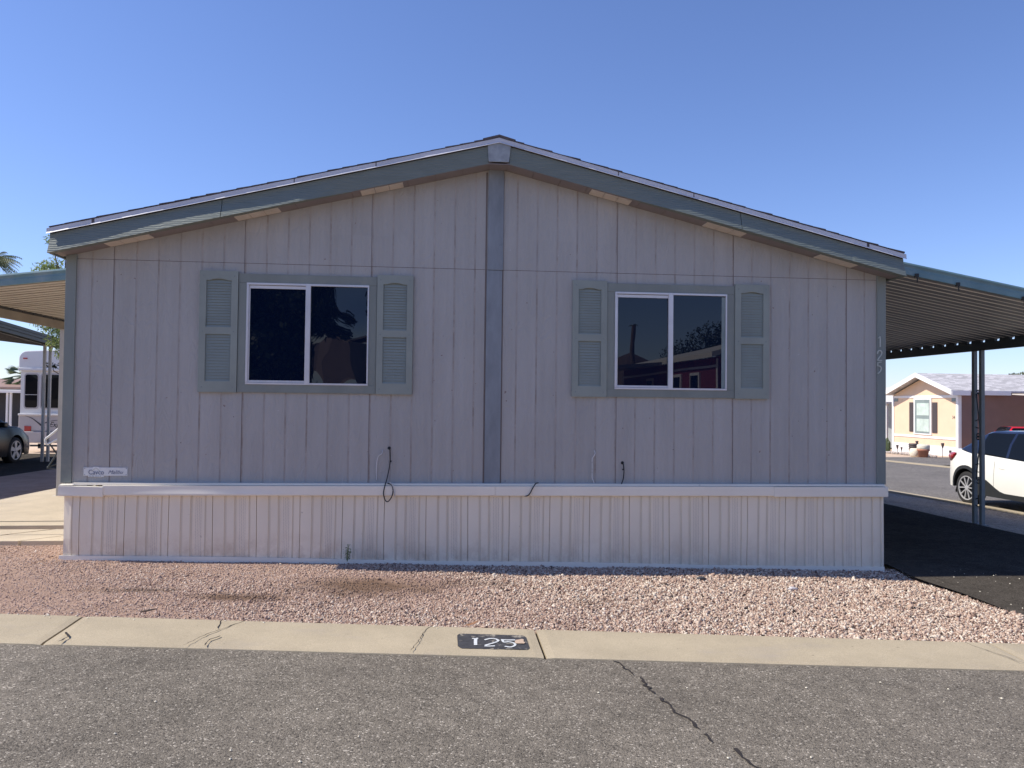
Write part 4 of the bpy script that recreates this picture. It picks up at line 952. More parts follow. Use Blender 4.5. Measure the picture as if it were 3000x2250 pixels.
# ------------------------------------------------------------------ vehicles
def sm(a, b, t): t = min(1, max(0, (t-a)/(b-a))); return t*t*(3-2*t)
def wheel(root, x, y, z, r, side, style=0, w=.22):
    """axle along local y; side +1/-1 is the outer face"""
    t = MB(); R = r; t.lathe([(R*.68, -w/2), (R*.90, -w/2), (R*.985, -w/2+.03), (R, -w/2+.06), (R, w/2-.06), (R*.985, w/2-.03), (R*.90, w/2), (R*.70, w/2), (R*.68, w/2-.01), (R*.68, -w/2)], (0, 0, 0), 40, axis='y', caps=False)
    o = t.build('wheel', 'tyre', root, smooth=True); o.location = (x, y, z)
    d = MB(); f = side*w/2; d.lathe([(R*.679, f*.80), (R*.66, f*.62), (.0001, f*.60)], (0, 0, 0), 36, axis='y', caps=False); d.build('hub', 'rimdark', o)
    m = MB(); f1, f0 = f*1.0, f*.86
    m.lathe([(R*.715, f*1.0), (R*.715, f*1.03), (R*.655, f*1.02), (R*.65, f0)], (0, 0, 0), 40, axis='y', caps=False); m.lathe([(.055, f0), (.05, f*1.02), (.03, f*1.04)], (0, 0, 0), 14, axis='y')
    ns = 5
    for k in range(ns):
        a = 2*math.pi*k/ns+.35
        for da in ((-.17, .17) if style == 0 else (0,)):
            ai, ao = a+da*.6, a+da*(1.9 if style == 0 else 0); wi, wo = (.009, .013) if style == 0 else (.035, .06)
            pi_ = Vector((math.cos(ai), math.sin(ai)))*.035; po = Vector((math.cos(ao), math.sin(ao)))*R*.68; dd = (po-pi_).normalized(); nn = Vector((-dd.y, dd.x))
            q = [pi_+nn*wi, pi_-nn*wi, po-nn*wo, po+nn*wo]
            m.hexa([(p.x, f0, p.y) for p in q], [(p.x, f1, p.y) for p in q])
    m.build('rim', 'rim', o)
def car(name, label, loc, rz, L, W, wb, rov, r, zbelt, zroof, zlow, halfw, paint, roof_m, clad=False, style=0, group=None, glassx=None, pillars=()):
    """local +x is the direction the car faces; x=0 is the rear bumper, y=+-W/2"""
    root = thing(name, label, 'car', loc, rz, group); xr, xf = rov, rov+wb; H = W/2
    ns = 72; xs = sorted(set([round(L*i/ns, 4) for i in range(ns+1)]+[round(c+r*1.16*math.cos(math.pi*k/14), 4) for c in (xr, xf) for k in range(15)]))
    def arch(x):
        z = zlow(x)
        for c in (xr, xf):
            d = abs(x-c); R = r*1.16
            if d < R: z = max(z, r+math.sqrt(R*R-d*d)-.0)
        return z
    def hw(x, z):
        e = H*halfw(x); zb = zbelt(x)
        t = (z-.25)/max(.1, zb-.25)
        return e*(1-.10*max(0, t-.45)**1.6*1.3-.05*max(0, .3-t))
    nb = 8; body = MB(); cl = MB(); gl = MB(); rf = MB()
    for sd in (-1, 1):
        rows = []
        for x in xs:
            a, b = arch(x), zbelt(x); b = max(b, a+.02)
            rows.append([(x, sd*hw(x, a+(b-a)*k/nb), a+(b-a)*k/nb) for k in range(nb+1)]+[(x, sd*hw(x, b)*.9, b+.012), (x, 0, b+.02)])
        k = nb+3
        for rr in rows: body.v += rr
        o = len(body.v)-len(rows)*k
        for i in range(len(rows)-1):
            for j in range(k-1): a = o+i*k+j; body.f.append((a, a+k, a+k+1, a+1)); body.m.append(0)
        for i in (0, len(rows)-1):   # bumper faces
            rr = rows[i]; q = len(body.v); body.v += rr+[(p[0], 0, p[2]) for p in rr]
            for j in range(k-1): body.f.append((q+j, q+j+1, q+k+j+1, q+k+j)); body.m.append(0)
        # inner arch wall (dark)
        for c in (xr, xf):
            P = [(c+r*1.16*math.cos(math.pi*q/16), r+r*1.16*math.sin(math.pi*q/16)) for q in range(17)]
            for q in range(16):
                (xa, za), (xb, zb_) = P[q], P[q+1]; cl.add([(xa, sd*(H*.985*halfw(xa)), za), (xb, sd*(H*.985*halfw(xb)), zb_), (xb, sd*H*.55, zb_), (xa, sd*H*.55, za)], [(0, 1, 2, 3)])
            cl.add([(x, sd*H*.56, z) for x, z in P], [tuple(range(17))])
            if clad:
                for q in range(16):
                    t0, t1 = math.pi*q/16, math.pi*(q+1)/16
                    def A_(t, R): return (c+R*math.cos(t), r+R*math.sin(t))
                    qd = [A_(t0, r*1.15), A_(t1, r*1.15), A_(t1, r*1.34), A_(t0, r*1.34)]
                    off = lambda p: sd*(hw(p[0], p[1])+.012)
                    cl.add([(p[0], off(p), p[1]) for p in qd]+[(p[0], off(p)-sd*.03, p[1]) for p in qd], [(0, 1, 2, 3), (4, 5, 6, 7), (0, 1, 5, 4), (2, 3, 7, 6)])
        if clad:
            x0, x1 = xr+r*1.1, xf-r*1.1; n = 16
            for i in range(n):
                xa, xb = x0+(x1-x0)*i/n, x0+(x1-x0)*(i+1)/n; ht = lambda x: .30+.26*sm(xr+1.1, xr+.42, x)+.05
                qa = [(xa, sd*(hw(xa, .2)+.014), zlow(xa)-.03), (xb, sd*(hw(xb, .2)+.014), zlow(xb)-.03), (xb, sd*(hw(xb, ht(xb))+.014), ht(xb)), (xa, sd*(hw(xa, ht(xa))+.014), ht(xa))]
                cl.add(qa+[(p[0], p[1]-sd*.05, p[2]) for p in qa], [(0, 1, 2, 3), (3, 2, 6, 7), (0, 1, 5, 4)])
            cl.hexa([(-.01, sd*H*.2, .22), (.35, sd*H*1.0*halfw(.3), .22), (.35, sd*H*.9, .45), (-.01, sd*H*.2, .45)], [(-.012, sd*H*.1, .23), (.35, sd*H*1.003*halfw(.3), .26), (.35, sd*H*.9, .50), (-.012, sd*H*.1, .48)])
        # greenhouse
        gx = [x for x in xs if zroof(x) > zbelt(x)+.03]; rows = []
        for x in gx:
            b, t = zbelt(x)+.012, zroof(x); yb = hw(x, zbelt(x))*.93; h = t-b; yt = max(.25*H, yb-h*.42)
            rows.append([(x, sd*yb, b), (x, sd*(yb+(yt-yb)*.5)+sd*.02, b+h*.5), (x, sd*yt, b+h*.90), (x, sd*(yt-.06), t-.012), (x, sd*yt*.5, t), (x, 0, t+.008)])
        for i in range(len(rows)-1):
            xm = (gx[i]+gx[i+1])/2; h = zroof(xm)-zbelt(xm); slope = abs(zroof(gx[i+1])-zroof(gx[i]))/(gx[i+1]-gx[i])
            for j in range(5):
                q = [rows[i][j], rows[i+1][j], rows[i+1][j+1], rows[i][j+1]]
                if j < 2: dst = gl if (h > .10 and not any(a < xm < b for a, b in pillars)) else rf
                else: dst = gl if (slope > .42 and j > 2) else rf
                dst.add(q, [(0, 1, 2, 3)])
    for mb, nm, mm in ((body, 'body', paint), (rf, 'roof', roof_m), (gl, 'window', 'glass_car'), (cl, 'wheel_arch', 'clad')):
        if mb.v:
            me = mb; o = me.build(nm, mm, root, smooth=nm != 'wheel_arch', fix=False)
            bm = bmesh.new(); bm.from_mesh(o.data); bmesh.ops.remove_doubles(bm, verts=bm.verts, dist=.002); bmesh.ops.recalc_face_normals(bm, faces=bm.faces); bm.to_mesh(o.data); bm.free()
    for x in (xr, xf):
        for sd in (-1, 1): wheel(root, x, sd*(H-.13), r, r, sd, style)
    return root, hw
# white crossover
def zr1(x): return 1.02+ (1.53-1.02)*sm(.12, 1.15, x)*1.0 if x < 1.5 else (1.53+.02*math.sin((x-1.5)/1.5*math.pi) if x < 2.6 else 1.53-.62*((x-2.6)/1.1)**1.3 if x < 3.7 else .5)
zb1 = lambda x: 1.03+.08*math.exp(-((x-.28)/.35)**2)-.0*x if x < .9 else (1.05-.09*(x-.9)/1.6 if x < 2.5 else .96-.10*(x-2.5)/1.1-.12*max(0, x-3.6)**1.4)
wc, hwf = car('parked_car', 'white crossover with navy roof parked at the side street kerb behind the scrolled post', (10.16+.9, 7.95, G(10.5, 6.5)-.045), -math.pi/2, 4.36, 1.80, 2.64, .70, .345, zb1, zr1, lambda x: .28 if .3 < x < 4.1 else .34,
              lambda x: 1-.16*max(0, 1-x/.55)**2.0-.20*max(0, (x-3.6)/.76)**2+.02*math.exp(-((x-.85)/.4)**2), 'carwhite', 'carnavy', True, 0, pillars=((.0, 1.02), (1.72, 1.78)))
wc.rotation_euler = (0.0, 0.0, -math.pi/2)
def carbits(root, H, hw):
    for sd in (-1, 1):
        m = MB(); sec = []
        for x, zc, hh in ((-.035, .965, .03), (.03, .955, .10), (.14, .97, .11), (.26, 1.0, .075), (.36, 1.03, .02)): sec.append([(x, sd*(hw(max(x, 0), zc)+.020), zc+hh*.6), (x, sd*(hw(max(x, 0), zc)+.035), zc), (x, sd*(hw(max(x, 0), zc)+.016), zc-hh), (x, sd*(hw(max(x, 0), zc)-.12), zc-hh*.8), (x, sd*(hw(max(x, 0), zc)-.12), zc+hh*.6)])
        for i in range(4): m.add(sec[i]+sec[i+1], [(j, (j+1) % 5, 5+(j+1) % 5, 5+j) for j in range(5)])
        m.add(sec[0], [(0, 1, 2, 3, 4)]); m.build('tail_light', 'tail', root, smooth=True)
        m = MB(); y = sd*(hw(1.9, .88)+.018); m.hexa([(1.62, y-.02*sd, .80), (1.82, y-.02*sd, .79), (1.82, y-.05*sd, .79), (1.62, y-.05*sd, .80)], [(1.64, y+.006*sd, .825), (1.80, y+.006*sd, .815), (1.80, y-.04*sd, .815), (1.64, y-.04*sd, .825)]); m.build('door_handle', 'carwhite', root, bevel=.006)
        m = MB(); yy = sd*(hw(2.95, .98)+.02); m.hexa([(2.80, yy-.05*sd, .94), (3.0, yy-.05*sd, .94), (3.0, yy+.17*sd, .95), (2.84, yy+.16*sd, .95)], [(2.82, yy-.02*sd, 1.06), (2.98, yy-.02*sd, 1.04), (2.97, yy+.16*sd, 1.06), (2.86, yy+.15*sd, 1.09)]); m.build('mirror', 'carnavy', root, bevel=.02)
        for xl in (1.50, 2.62):
            m = MB()
            for k in range(8):
                za, zb_ = .34+.66*k/8, .34+.66*(k+1)/8; yo = lambda z: sd*(hw(xl, z)+.0012); m.add([(xl, yo(za), za), (xl+.007, yo(za), za), (xl+.007, yo(zb_), zb_), (xl, yo(zb_), zb_)], [(0, 1, 2, 3)])
            m.build('door_gap', 'clad', root, fix=False)
carbits(wc, .9, hwf)
# dark sedan under the neighbour's canopy
zr2 = lambda x: .85 if x < .7 else (.98+.44*sm(.7, 1.6, x) if x < 2.6 else 1.42-.55*((x-2.6)/1.15)**1.2 if x < 3.75 else .4)
zb2_ = lambda x: .90+.08*sm(0, .5, x) if x < 2.6 else .98-.05*(x-2.6)-.22*sm(3.75, 4.62, x)
bc, hw2 = car('parked_car', 'dark sedan with silver wheels parked in the shade of the neighbouring canopy', (-12.02, 9.12, G(-11, 12)-.03), math.pi/2, 4.60, 1.82, 2.75, .98, .335, zb2_, zr2, lambda x: .20,
              lambda x: 1-.14*max(0, 1-x/.5)**2-.15*max(0, (x-3.8)/.8)**2, 'carblack', 'carblack', False, 1, pillars=((2.05, 2.13), (.7, 1.2)))
m = MB(); m.box(2.9, 3.05, -1.05, -.86, .93, 1.06); m.build('mirror', 'carblack', bc, bevel=.03)
m = MB(); m.hexa([(4.42, -.80, .58), (4.56, -.5, .58), (4.5, -.4, .58), (4.3, -.7, .58)], [(4.38, -.80, .72), (4.50, -.5, .70), (4.4, -.4, .70), (4.3, -.7, .72)]); m.build('headlight', 'chrome', bc, bevel=.01)
# red hatchback in the drive beyond
zr3 = lambda x: 1.0+.50*sm(.05, .55, x) if x < 2.4 else (1.50-.58*((x-2.4)/1.1)**1.2 if x < 3.5 else .4)
zb3 = lambda x: .98 if x < 2.5 else .98-.06*(x-2.5)-.15*sm(3.5, 4.1, x)
rc, hw3 = car('parked_car', 'bright red car in the drive of the peach home, mostly hidden by the white one', (24.1, 24.9, G(23, 24.5)-.06), -.2, 4.1, 1.75, 2.5, .8, .33, zb3, zr3, lambda x: .22, lambda x: 1-.12*max(0, 1-x/.4)**2-.2*max(0, (x-3.4)/.7)**2, 'carred', 'carred', False, 1, pillars=((.0, .45), (1.6, 1.68)))

# ------------------------------------------------------------------ trailer on the left
rv = thing('travel_trailer', 'white fifth-wheel travel trailer with dark swoosh on its rear', 'trailer', (-13.05, 19, G(-13, 19)))
def R(mb, nm, m, **k): o = mb.build(nm, m, rv, **k); o.location = (-rv.location.x, -rv.location.y, -rv.location.z); return o
xl, xr_ = -14.25, -11.85; mb = MB(); prof = []
for a in range(0, 91, 15): prof.append((xl+.26-.26*math.cos(math.radians(a)), 2.05+.26*math.sin(math.radians(a))))
prof2 = [(xl+.0, 1.70)]+prof+[((xl+xr_)/2, 2.36)]+[(xl+xr_-x, z) for x, z in reversed(prof)]+[(xr_, 1.70)]
mb.prism(prof2, 'y', 18.93, 27.2); R(mb, 'roof_cap', 'rv', bevel=.03)
mb = MB(); mb.box(xl+.05, xr_-.05, 19.0, 27, .22, 1.70); R(mb, 'wall', 'rv')
mb = MB(); mb.box(xl+.03, xr_-.03, 18.95, 27, -.31, .222); R(mb, 'wall', 'rvgrey', bevel=.02)
mb = MB(); mb.box(xl+.2, xr_-.2, 18.9, 27, -.69, -.32); R(mb, 'bumper', 'rvgrey', bevel=.02)
mb = MB(); mb.box(xl-.08, xl+.04, 19.3, 24, -.35, 1.85); R(mb, 'slide_out', 'rv', bevel=.02)
mb = MB(); mb.box(xl, xr_, 18.90, 18.95, 1.66, 1.75); R(mb, 'trim', 'rv', bevel=.015)
mb = MB(); mb.box(xl+.03, xr_-.03, 18.90, 18.97, .20, .26); R(mb, 'trim', 'rv', bevel=.015)
def rrect(x0, x1, z0, z1, r, n=5):
    P = []
    for cx, cz, a0 in ((x1-r, z1-r, 0), (x0+r, z1-r, 90), (x0+r, z0+r, 180), (x1-r, z0+r, 270)):
        for k in range(n+1): a = math.radians(a0+90*k/n); P.append((cx+r*math.cos(a), cz+r*math.sin(a)))
    return P
for x0, x1 in ((-14.05, -13.67), (-13.54, -12.55)):
    mb = MB(); mb.prism(rrect(x0-.04, x1+.04, .41, 1.58, .10), 'y', 18.985, 19.01); f = R(mb, 'window', 'rvgrey')
    mb = MB(); mb.prism(rrect(x0, x1, .455, 1.535, .07), 'y', 18.978, 19.0); mb.build('pane', 'glass_car', f)
    if x1 < -13.6: mb = MB(); mb.box(x0, x1, 18.970, 18.98, .87, .885); mb.build('sash_bar', 'alu', f)
mb = MB(); mb.prism([(-14.02, -.33), (-13.82, -.33), (-13.82, -.15), (-14.02, -.14)], 'y', 18.93, 18.96); R(mb, 'tail_light', 'tail')
mb = MB(); mb.box(-14.10, -13.98, 18.90, 18.94, 2.04, 2.08); R(mb, 'marker_light', 'tail')
mb = MB(); ribbon(mb, [(p.x, p.y) for p in spline([(-14.02, .19, 0), (-13.8, .11, 0), (-13.6, -.04, 0), (-13.50, -.12, 0)], 5)], [.004+.055*i/15 for i in range(16)], 18.944, 18.949)
ribbon(mb, [(p.x, p.y) for p in spline([(-13.52, -.12, 0), (-13.35, -.02, 0), (-13.1, .04, 0), (-12.6, .10, 0)], 5)], [.035-.03*i/15 for i in range(16)], 18.9435, 18.9485); R(mb, 'decal', 'decal')
o = text('Expe', .235, .001, 'lettering', 'decal', rv, T((-13.27, 18.946, -.17)) @ FACE, .4, .95); o.location = -rv.location
mb = MB(); mb.box(-13.75, -12.6, 18.75, 18.8, -.80, -.74); mb.box(-13.5, -13.42, 18.75, 18.8, -.86, -.7); R(mb, 'bumper', 'iron')
for y in (22.5, 23.4):
    mb = MB(); mb.lathe([(.2, -.1), (.35, -.1), (.36, 0), (.35, .1), (.2, .1)], (xl+.2, y, G(-13, y)+.36), 20, axis='x'); mb.lathe([(.2, -.1), (.35, -.1), (.36, 0), (.35, .1), (.2, .1)], (xr_-.2, y, G(-13, y)+.36), 20, axis='x'); R(mb, 'wheel', 'tyre')
# low picket fence beyond, sunlit
fe = thing('picket_fence', 'low pale picket fence seen beneath the trailer', 'fence', (-14, 28, G(-14, 28)))
mb = MB(); x = -22
while x < -8: mb.box(x, x+.06, 28, 28.03, G(-14, 28), G(-14, 28)+.55); x += .13
mb.build('pickets', 'white', fe).location = -fe.location
mb = MB(); mb.box(-22, -8, 28.03, 28.06, G(-14, 28)+.12, G(-14, 28)+.17); mb.box(-22, -8, 28.03, 28.06, G(-14, 28)+.42, G(-14, 28)+.47); mb.build('rail', 'white', fe).location = -fe.location
# house with brown roof at the far left
bh = thing('brown_roof_house', 'dark house with brown roof and white awning edge at the far left', 'house', (-24, 32, G(-24, 32)))
def B(mb, nm, m, **k): o = mb.build(nm, m, bh, **k); o.location = -bh.location; return o
zg = G(-24, 32)
mb = MB(); mb.box(-30, -19.2, 31, 40, zg, 1.12); B(mb, 'wall', 'shed')
mb = MB(); mb.prism([(30.4, 1.26), (35.5, 1.75), (40.5, 1.26), (40.5, 1.16), (30.4, 1.16)], 'x', -30.5, -18.8); B(mb, 'roof', 'brownroof')
mb = MB(); mb.hexa([(-30, 29.7, .98), (-19.3, 29.7, .98), (-19.3, 31, 1.10), (-30, 31, 1.10)], [(-30, 29.7, 1.10), (-19.3, 29.7, 1.10), (-19.3, 31, 1.15), (-30, 31, 1.15)]); B(mb, 'awning', 'white')
for x in (-20.3, -20.15, -24.5):
    mb = MB(); mb.box(x-.04, x+.04, 29.8, 29.88, zg, .98); B(mb, 'post', 'white')
mb = MB(); mb.box(-20.0, -19.6, 30.96, 31.0, .1, .9); B(mb, 'window', 'glass_car')

# ------------------------------------------------------------------ peach house on the right
ph = thing('peach_house', 'peach stucco home with white trim and pale shingle gable roof', 'house', (26, 29.9, G(26, 29.9)))
def Q(mb, nm, m, par=None, **k):
    o = mb.build(nm, m, par or ph, **k)
    if par is None: o.location = -ph.location
    return o
X = 24.55; K = 25.04/24.54; FY = lambda y: (y+7.75)*K-7.75; FZ = lambda z: (z-.805)*K+.805
ya, yb = FY(27.2), FY(32.62); yc = 30.50
ap = lambda y: 2.40-abs(y-yc)*.325
mb = MB(); mb.prism([(ya, -1.35), (yb, -1.35), (yb, ap(yb)), (yc, ap(yc)), (ya, ap(ya))], 'x', X, X+.10); Q(mb, 'wall', 'peach')
mb = MB(); mb.box(X+.11, 44, ya, ya+.1, -1.35, 1.5); mb.box(X+.11, 44, yb-.1, yb, -1.35, 1.5); Q(mb, 'wall', 'peach_brown')
mb = MB(); mb.box(X-.02, X+.05, ya-.02, yb+.02, -1.9, -1.28); y = ya
while y < yb: mb.box(X-.032, X-.021, y, y+.13, -1.9, -1.29); y += .16
mb.box(X+.06, 44, ya-.02, ya+.05, -1.9, -1.36); Q(mb, 'skirting', 'white')
for z0, z1, nm in ((FZ(1.275), FZ(1.40), 'band'), (FZ(-.755), FZ(-.65), 'band'), (FZ(-1.27), FZ(-1.10), 'band')):
    mb = MB(); mb.box(X-.035, X, ya+.01, yb-.01, z0, z1); Q(mb, nm, 'white')
for y in (ya, yb-.13):
    mb = MB(); mb.box(X-.045, X+.001, y-.02, y+.15, -1.27, 1.39); Q(mb, 'corner_trim', 'white')
mb = MB(); mb.box(X-.01, X+.12, ya-.03, ya-.001, -1.27, 1.39); Q(mb, 'corner_trim', 'white')
for y in (ya+.16, yb-.5):
    mb = MB(); mb.box(X-.025, X, y, y+.34, 1.10, 1.272); Q(mb, 'bracket', 'gscreen')
oh = .55
mb = MB()
for s in (-1, 1):
    ye = yc+s*2.86; ze = 2.57-2.86*.325
    mb.hexa([(X-oh, yc, 2.50), (46, yc, 2.50), (46, ye, ze-.08), (X-oh, ye, ze-.08)], [(X-oh, yc, 2.57), (46, yc, 2.57), (46, ye, ze), (X-oh, ye, ze)])
Q(mb, 'roof', 'hroof')
mb = MB()
for s in (-1, 1):
    ye = yc+s*2.88; ze = 2.575-2.88*.325
    mb.hexa([(X-oh-.04, yc, 2.36), (X-oh, yc, 2.36), (X-oh, ye, ze-.22), (X-oh-.04, ye, ze-.22)], [(X-oh-.04, yc, 2.59), (X-oh, yc, 2.59), (X-oh, ye, ze+.02), (X-oh-.04, ye, ze+.02)])
Q(mb, 'rake_board', 'white')
mb = MB(); ze = 2.57-2.86*.325
mb.box(X-oh, X+.4, yc-2.90, yc-2.84, ze-.24, ze-.02); mb.box(X+1.0, 27.0, yc-2.94, yc-2.86, ze-.22, ze-.01); mb.box(X-oh, 44, yc+2.84, yc+2.90, ze-.2, ze-.02); Q(mb, 'fascia', 'white')
mb = MB(); mb.box(X-oh+.0, 44, yc-2.84, ya, ze-.10, ze-.085); Q(mb, 'soffit', 'peach_brown')
mb = MB(); mb.hexa([(26.6, 24.2, 1.30), (40, 24.2, 1.30), (40, 27.0, 1.45), (26.6, 27.0, 1.45)], [(26.6, 24.2, 1.48), (40, 24.2, 1.48), (40, 27.0, 1.50), (26.6, 27.0, 1.50)]); Q(mb, 'awning', 'canopy')
for x in (26.7, 31, 35):
    mb = MB(); mb.box(x-.04, x+.04, 24.3, 24.38, G(x, 24), 1.31); Q(mb, 'post', 'white')
wy0, wy1 = FY(29.22), FY(30.68)
f = MB(); f.box(X-.05, X-.001, wy0, wy1, -.62, 1.27); f.v = [(a, b, c) for a, b, c in f.v]; f = Q(f, 'window', 'white')
mb = MB(); mb.box(X-.062, X-.0505, wy0+.13, wy1-.12, -.55, 1.20); mb.build('sash', 'gscreen', f)
mb = MB(); mb.box(X-.070, X-.0625, wy0+.16, wy1-.30, .38, 1.02); mb.box(X-.070, X-.0625, wy0+.16, wy1-.30, -.46, .20); mb.build('pane', 'hglass', f)
for y0, y1 in ((FY(28.79), FY(29.18)), (FY(30.70), FY(31.09))):
    mb = MB(); mb.box(X-.03, X-.001, y0, y1, -.50, 1.06); z = -.46
    while z < 1.0: mb.box(X-.036, X-.0305, y0+.05, y1-.05, z, z+.03); z += .055
    Q(mb, 'shutter', 'hshutter')
o = text('34', .22, .003, 'house_number', 'hshutter', ph, T((X-.006, FY(27.68), .25)) @ Matrix.Rotation(-math.pi/2, 4, 'Z') @ FACE); o.location = -ph.location
# porch of the house behind, partly visible at its left
pb = thing('porch_house', 'grey home with white posts seen just left of the peach house', 'house', (27, 36.5, G(27, 36)))
def Q2(mb, nm, m): o = mb.build(nm, m, pb); o.location = -pb.location
zg = G(27, 36)
mb = MB(); mb.box(26.5, 36, 35.5, 42, zg, 1.0); Q2(mb, 'wall', 'shade_grey')
mb = MB(); mb.hexa([(24.6, 34.2, .98), (36, 34.2, .98), (36, 38.7, 1.9), (24.6, 38.7, 1.9)], [(24.6, 34.2, 1.08), (36, 34.2, 1.08), (36, 38.7, 2.02), (24.6, 38.7, 2.02)]); mb.hexa([(24.6, 38.7, 1.9), (36, 38.7, 1.9), (36, 43, 1.0), (24.6, 43, 1.0)], [(24.6, 38.7, 2.02), (36, 38.7, 2.02), (36, 43, 1.1), (24.6, 43, 1.1)]); Q2(mb, 'roof', 'roofwhite')
for y in (34.4, 36.0, 38.5):
    mb = MB(); mb.box(24.75, 24.85, y, y+.1, zg, 1.0); Q2(mb, 'post', 'white')
# far concrete curbs, driveway lip, garden border
for nm, x0, x1, ya_, yb_, lab in (('near_side_kerb', 9.98, 10.22, -3, 60, 'pale concrete kerb between verge and side street'), ('far_side_kerb', 17.7, 18.15, -12, 70, 'pale concrete kerb on the far side of the side street')):
    mb = MB(); ys = lin(ya_, yb_, 60)
    for i in range(60):
        a, b = ys[i], ys[i+1]; mb.hexa([(x0, a, G(x0, a)-.1), (x1, a, G(x1, a)-.1), (x1, b, G(x1, b)-.1), (x0, b, G(x0, b)-.1)], [(x0, a, G(x0, a)+.02), (x1, a, G(x1, a)+.01), (x1, b, G(x1, b)+.01), (x0, b, G(x0, b)+.02)])
    struct(mb.build('kerb', 'curb'), 'structure', lab)
sheet('neighbour_driveway', lin(18.2, 30, 12), lambda x: 20.0, lambda x: 26.0, 6, -.0, 'road2', 'asphalt drive beside the peach house')
sb = thing('stone_border', 'low border of rough stones in front of the peach house', 'border', (22, 28, G(22, 28)))
mb = MB()
for i in range(34):
    t = i/33; x = 22.9+(-.2)*t+random.uniform(-.05, .05); y = 34.5-7.6*t; r = random.uniform(.08, .14); z = G(x, y)-.05
    mb.lathe([(r*.8, 0), (r, r*.5), (r*.8, r*.95), (r*.3, r*1.15)], (x, y, z), 7)
mb.build('stones', 'stone', sb).location = -sb.location
def pot(x, y, prof, m, label, name='plant_pot', k=1):
    mb = MB(); mb.lathe(prof, (0, 0, 0), 22); o = mb.build(name, m, smooth=True); o.location = (x, y, G(x, y)-.03); o.scale = (.74, .74, .80); return tag(o, label, 'pot')
pot(21.35, 26.42, [(.20, 0), (.30, .10), (.33, .28), (.30, .46), (.24, .52), (.22, .52)], 'cream', 'round mottled pot on the ground left of the terracotta one')
pot(21.95, 27.45, [(.24, .3), (.27, .52), (.30, .53), (.30, .60), (.27, .62), (.31, .64), (.31, .72), (.28, .76), (.22, .76)], 'hshutter', 'dark ribbed bowl pot standing behind the mottled pot')
pot(21.45, 25.95, [(.24, 0), (.31, .40), (.36, .41), (.36, .50), (.30, .50)], 'terracotta', 'tapered terracotta pot beside the mottled round pot')
pot(21.45, 25.95, [(.34, .50), (.37, .56), (.36, .62), (.37, .68), (.33, .76), (.2, .76)], 'cream', 'cream ribbed bowl set on top of the terracotta pot')
def torch(x, y, h, rr, label):
    t = thing('garden_light', label, 'garden light', (x, y, G(x, y)), 0, 'garden lights in front of the peach house')
    mb = MB(); mb.tube([(0, 0, -.05), (0, 0, h-.2*rr)], .014, 6); mb.build('stake', 'hshutter', t)
    mb = MB(); mb.lathe([(.02, h-.24*rr), (.04*rr, h-.18*rr), (.075*rr, h-.02), (.07*rr, h), (.03, h+.01)], (0, 0, 0), 10); mb.build('lamp_head', 'hshutter', t, smooth=True)
for x, y, h, rr, lab in ((23.0, 28.84, .66, 1.0, 'tall dark garden light below the left shutter of the peach house'), (23.0, 26.86, .62, 1.0, 'tall dark garden light near the right corner of the peach house'), (23.0, 30.5, .40, .9, 'small garden light nearest the left corner of the peach house'),
                         (23.0, 30.13, .30, .7, 'smallest garden light, second from the left corner'), (23.0, 29.43, .27, .8, 'short garden light just left of the tall one by the pots'), (23.0, 26.3, .30, .9, 'short pale garden light right of the tall one at the corner')): torch(x, y, h, rr, lab)
cx = thing('cactus', 'green columnar cactus at the left corner of the peach house', 'cactus', (23.2, 31.75, G(23.2, 31.7)))
mb = MB()
for dx, dy, h in ((0, 0, .75), (.05, .22, .55), (-.03, -.2, .6), (.0, .4, .4)): mb.lathe([(.07, 0), (.09, h*.3), (.09, h*.8), (.05, h*.96), (.01, h)], (dx, dy, 0), 9)
mb.build('stem', 'leaf2', cx, rnd=True)

# ------------------------------------------------------------------ vegetation
def leaf_cloud(mb, centres, n, ln, wd_, droop=.3):
    cs = np.array([c[:3] for c in centres]); rs = np.array([c[3] for c in centres]); pr = rs**2/np.sum(rs**2); idx = RNG.choice(len(cs), n, p=pr)
    d = RNG.normal(size=(n, 3)); d /= np.linalg.norm(d, axis=1)[:, None]; p = cs[idx]+d*(rs[idx]*RNG.random(n)**.5)[:, None]*np.array([1, 1, .8])
    a = RNG.normal(size=(n, 3)); a[:, 2] -= droop; a /= np.linalg.norm(a, axis=1)[:, None]; b = np.cross(a, RNG.normal(size=(n, 3))); b /= np.linalg.norm(b, axis=1)[:, None]
    L = ln*RNG.uniform(.6, 1.3, n)[:, None]; Wd = wd_*RNG.uniform(.6, 1.3, n)[:, None]
    q = np.stack([p, p+a*L*.5+b*Wd, p+a*L, p+a*L*.5-b*Wd], 1).reshape(-1, 3); o = len(mb.v)
    mb.v += [tuple(x) for x in q]; mb.f += [(o+4*i, o+4*i+1, o+4*i+2, o+4*i+3) for i in range(n)]; mb.m += [0]*n
def tree(name, label, loc, trunk, clumps, n, ln, wd_, m, droop=.3, cat='tree', group=None, r0=.12):
    t = thing(name, label, cat, loc, 0, group); mb = MB(); top = trunk[-1]
    mb.tube(spline(trunk, 4), [r0*(1-.5*i/(len(trunk)*4-4)) for i in range((len(trunk)-1)*4+1)], 9)
    for c in clumps:
        mid = Vector(top).lerp(Vector(c[:3]), .55)+Vector((random.gauss(0, .15), random.gauss(0, .15), -.1)); st = Vector(trunk[-2]).lerp(Vector(top), random.random())
        pts = spline([st, mid, Vector(c[:3])], 4); mb.tube(pts, [r0*.35*(1-.85*i/(len(pts)-1)) for i in range(len(pts))], 6)
    mb.build('trunk', 'bark', t, smooth=True); lf = MB(); leaf_cloud(lf, clumps, n, ln, wd_, droop); lf.build('crown', m, t, rnd=True, fix=False); return t
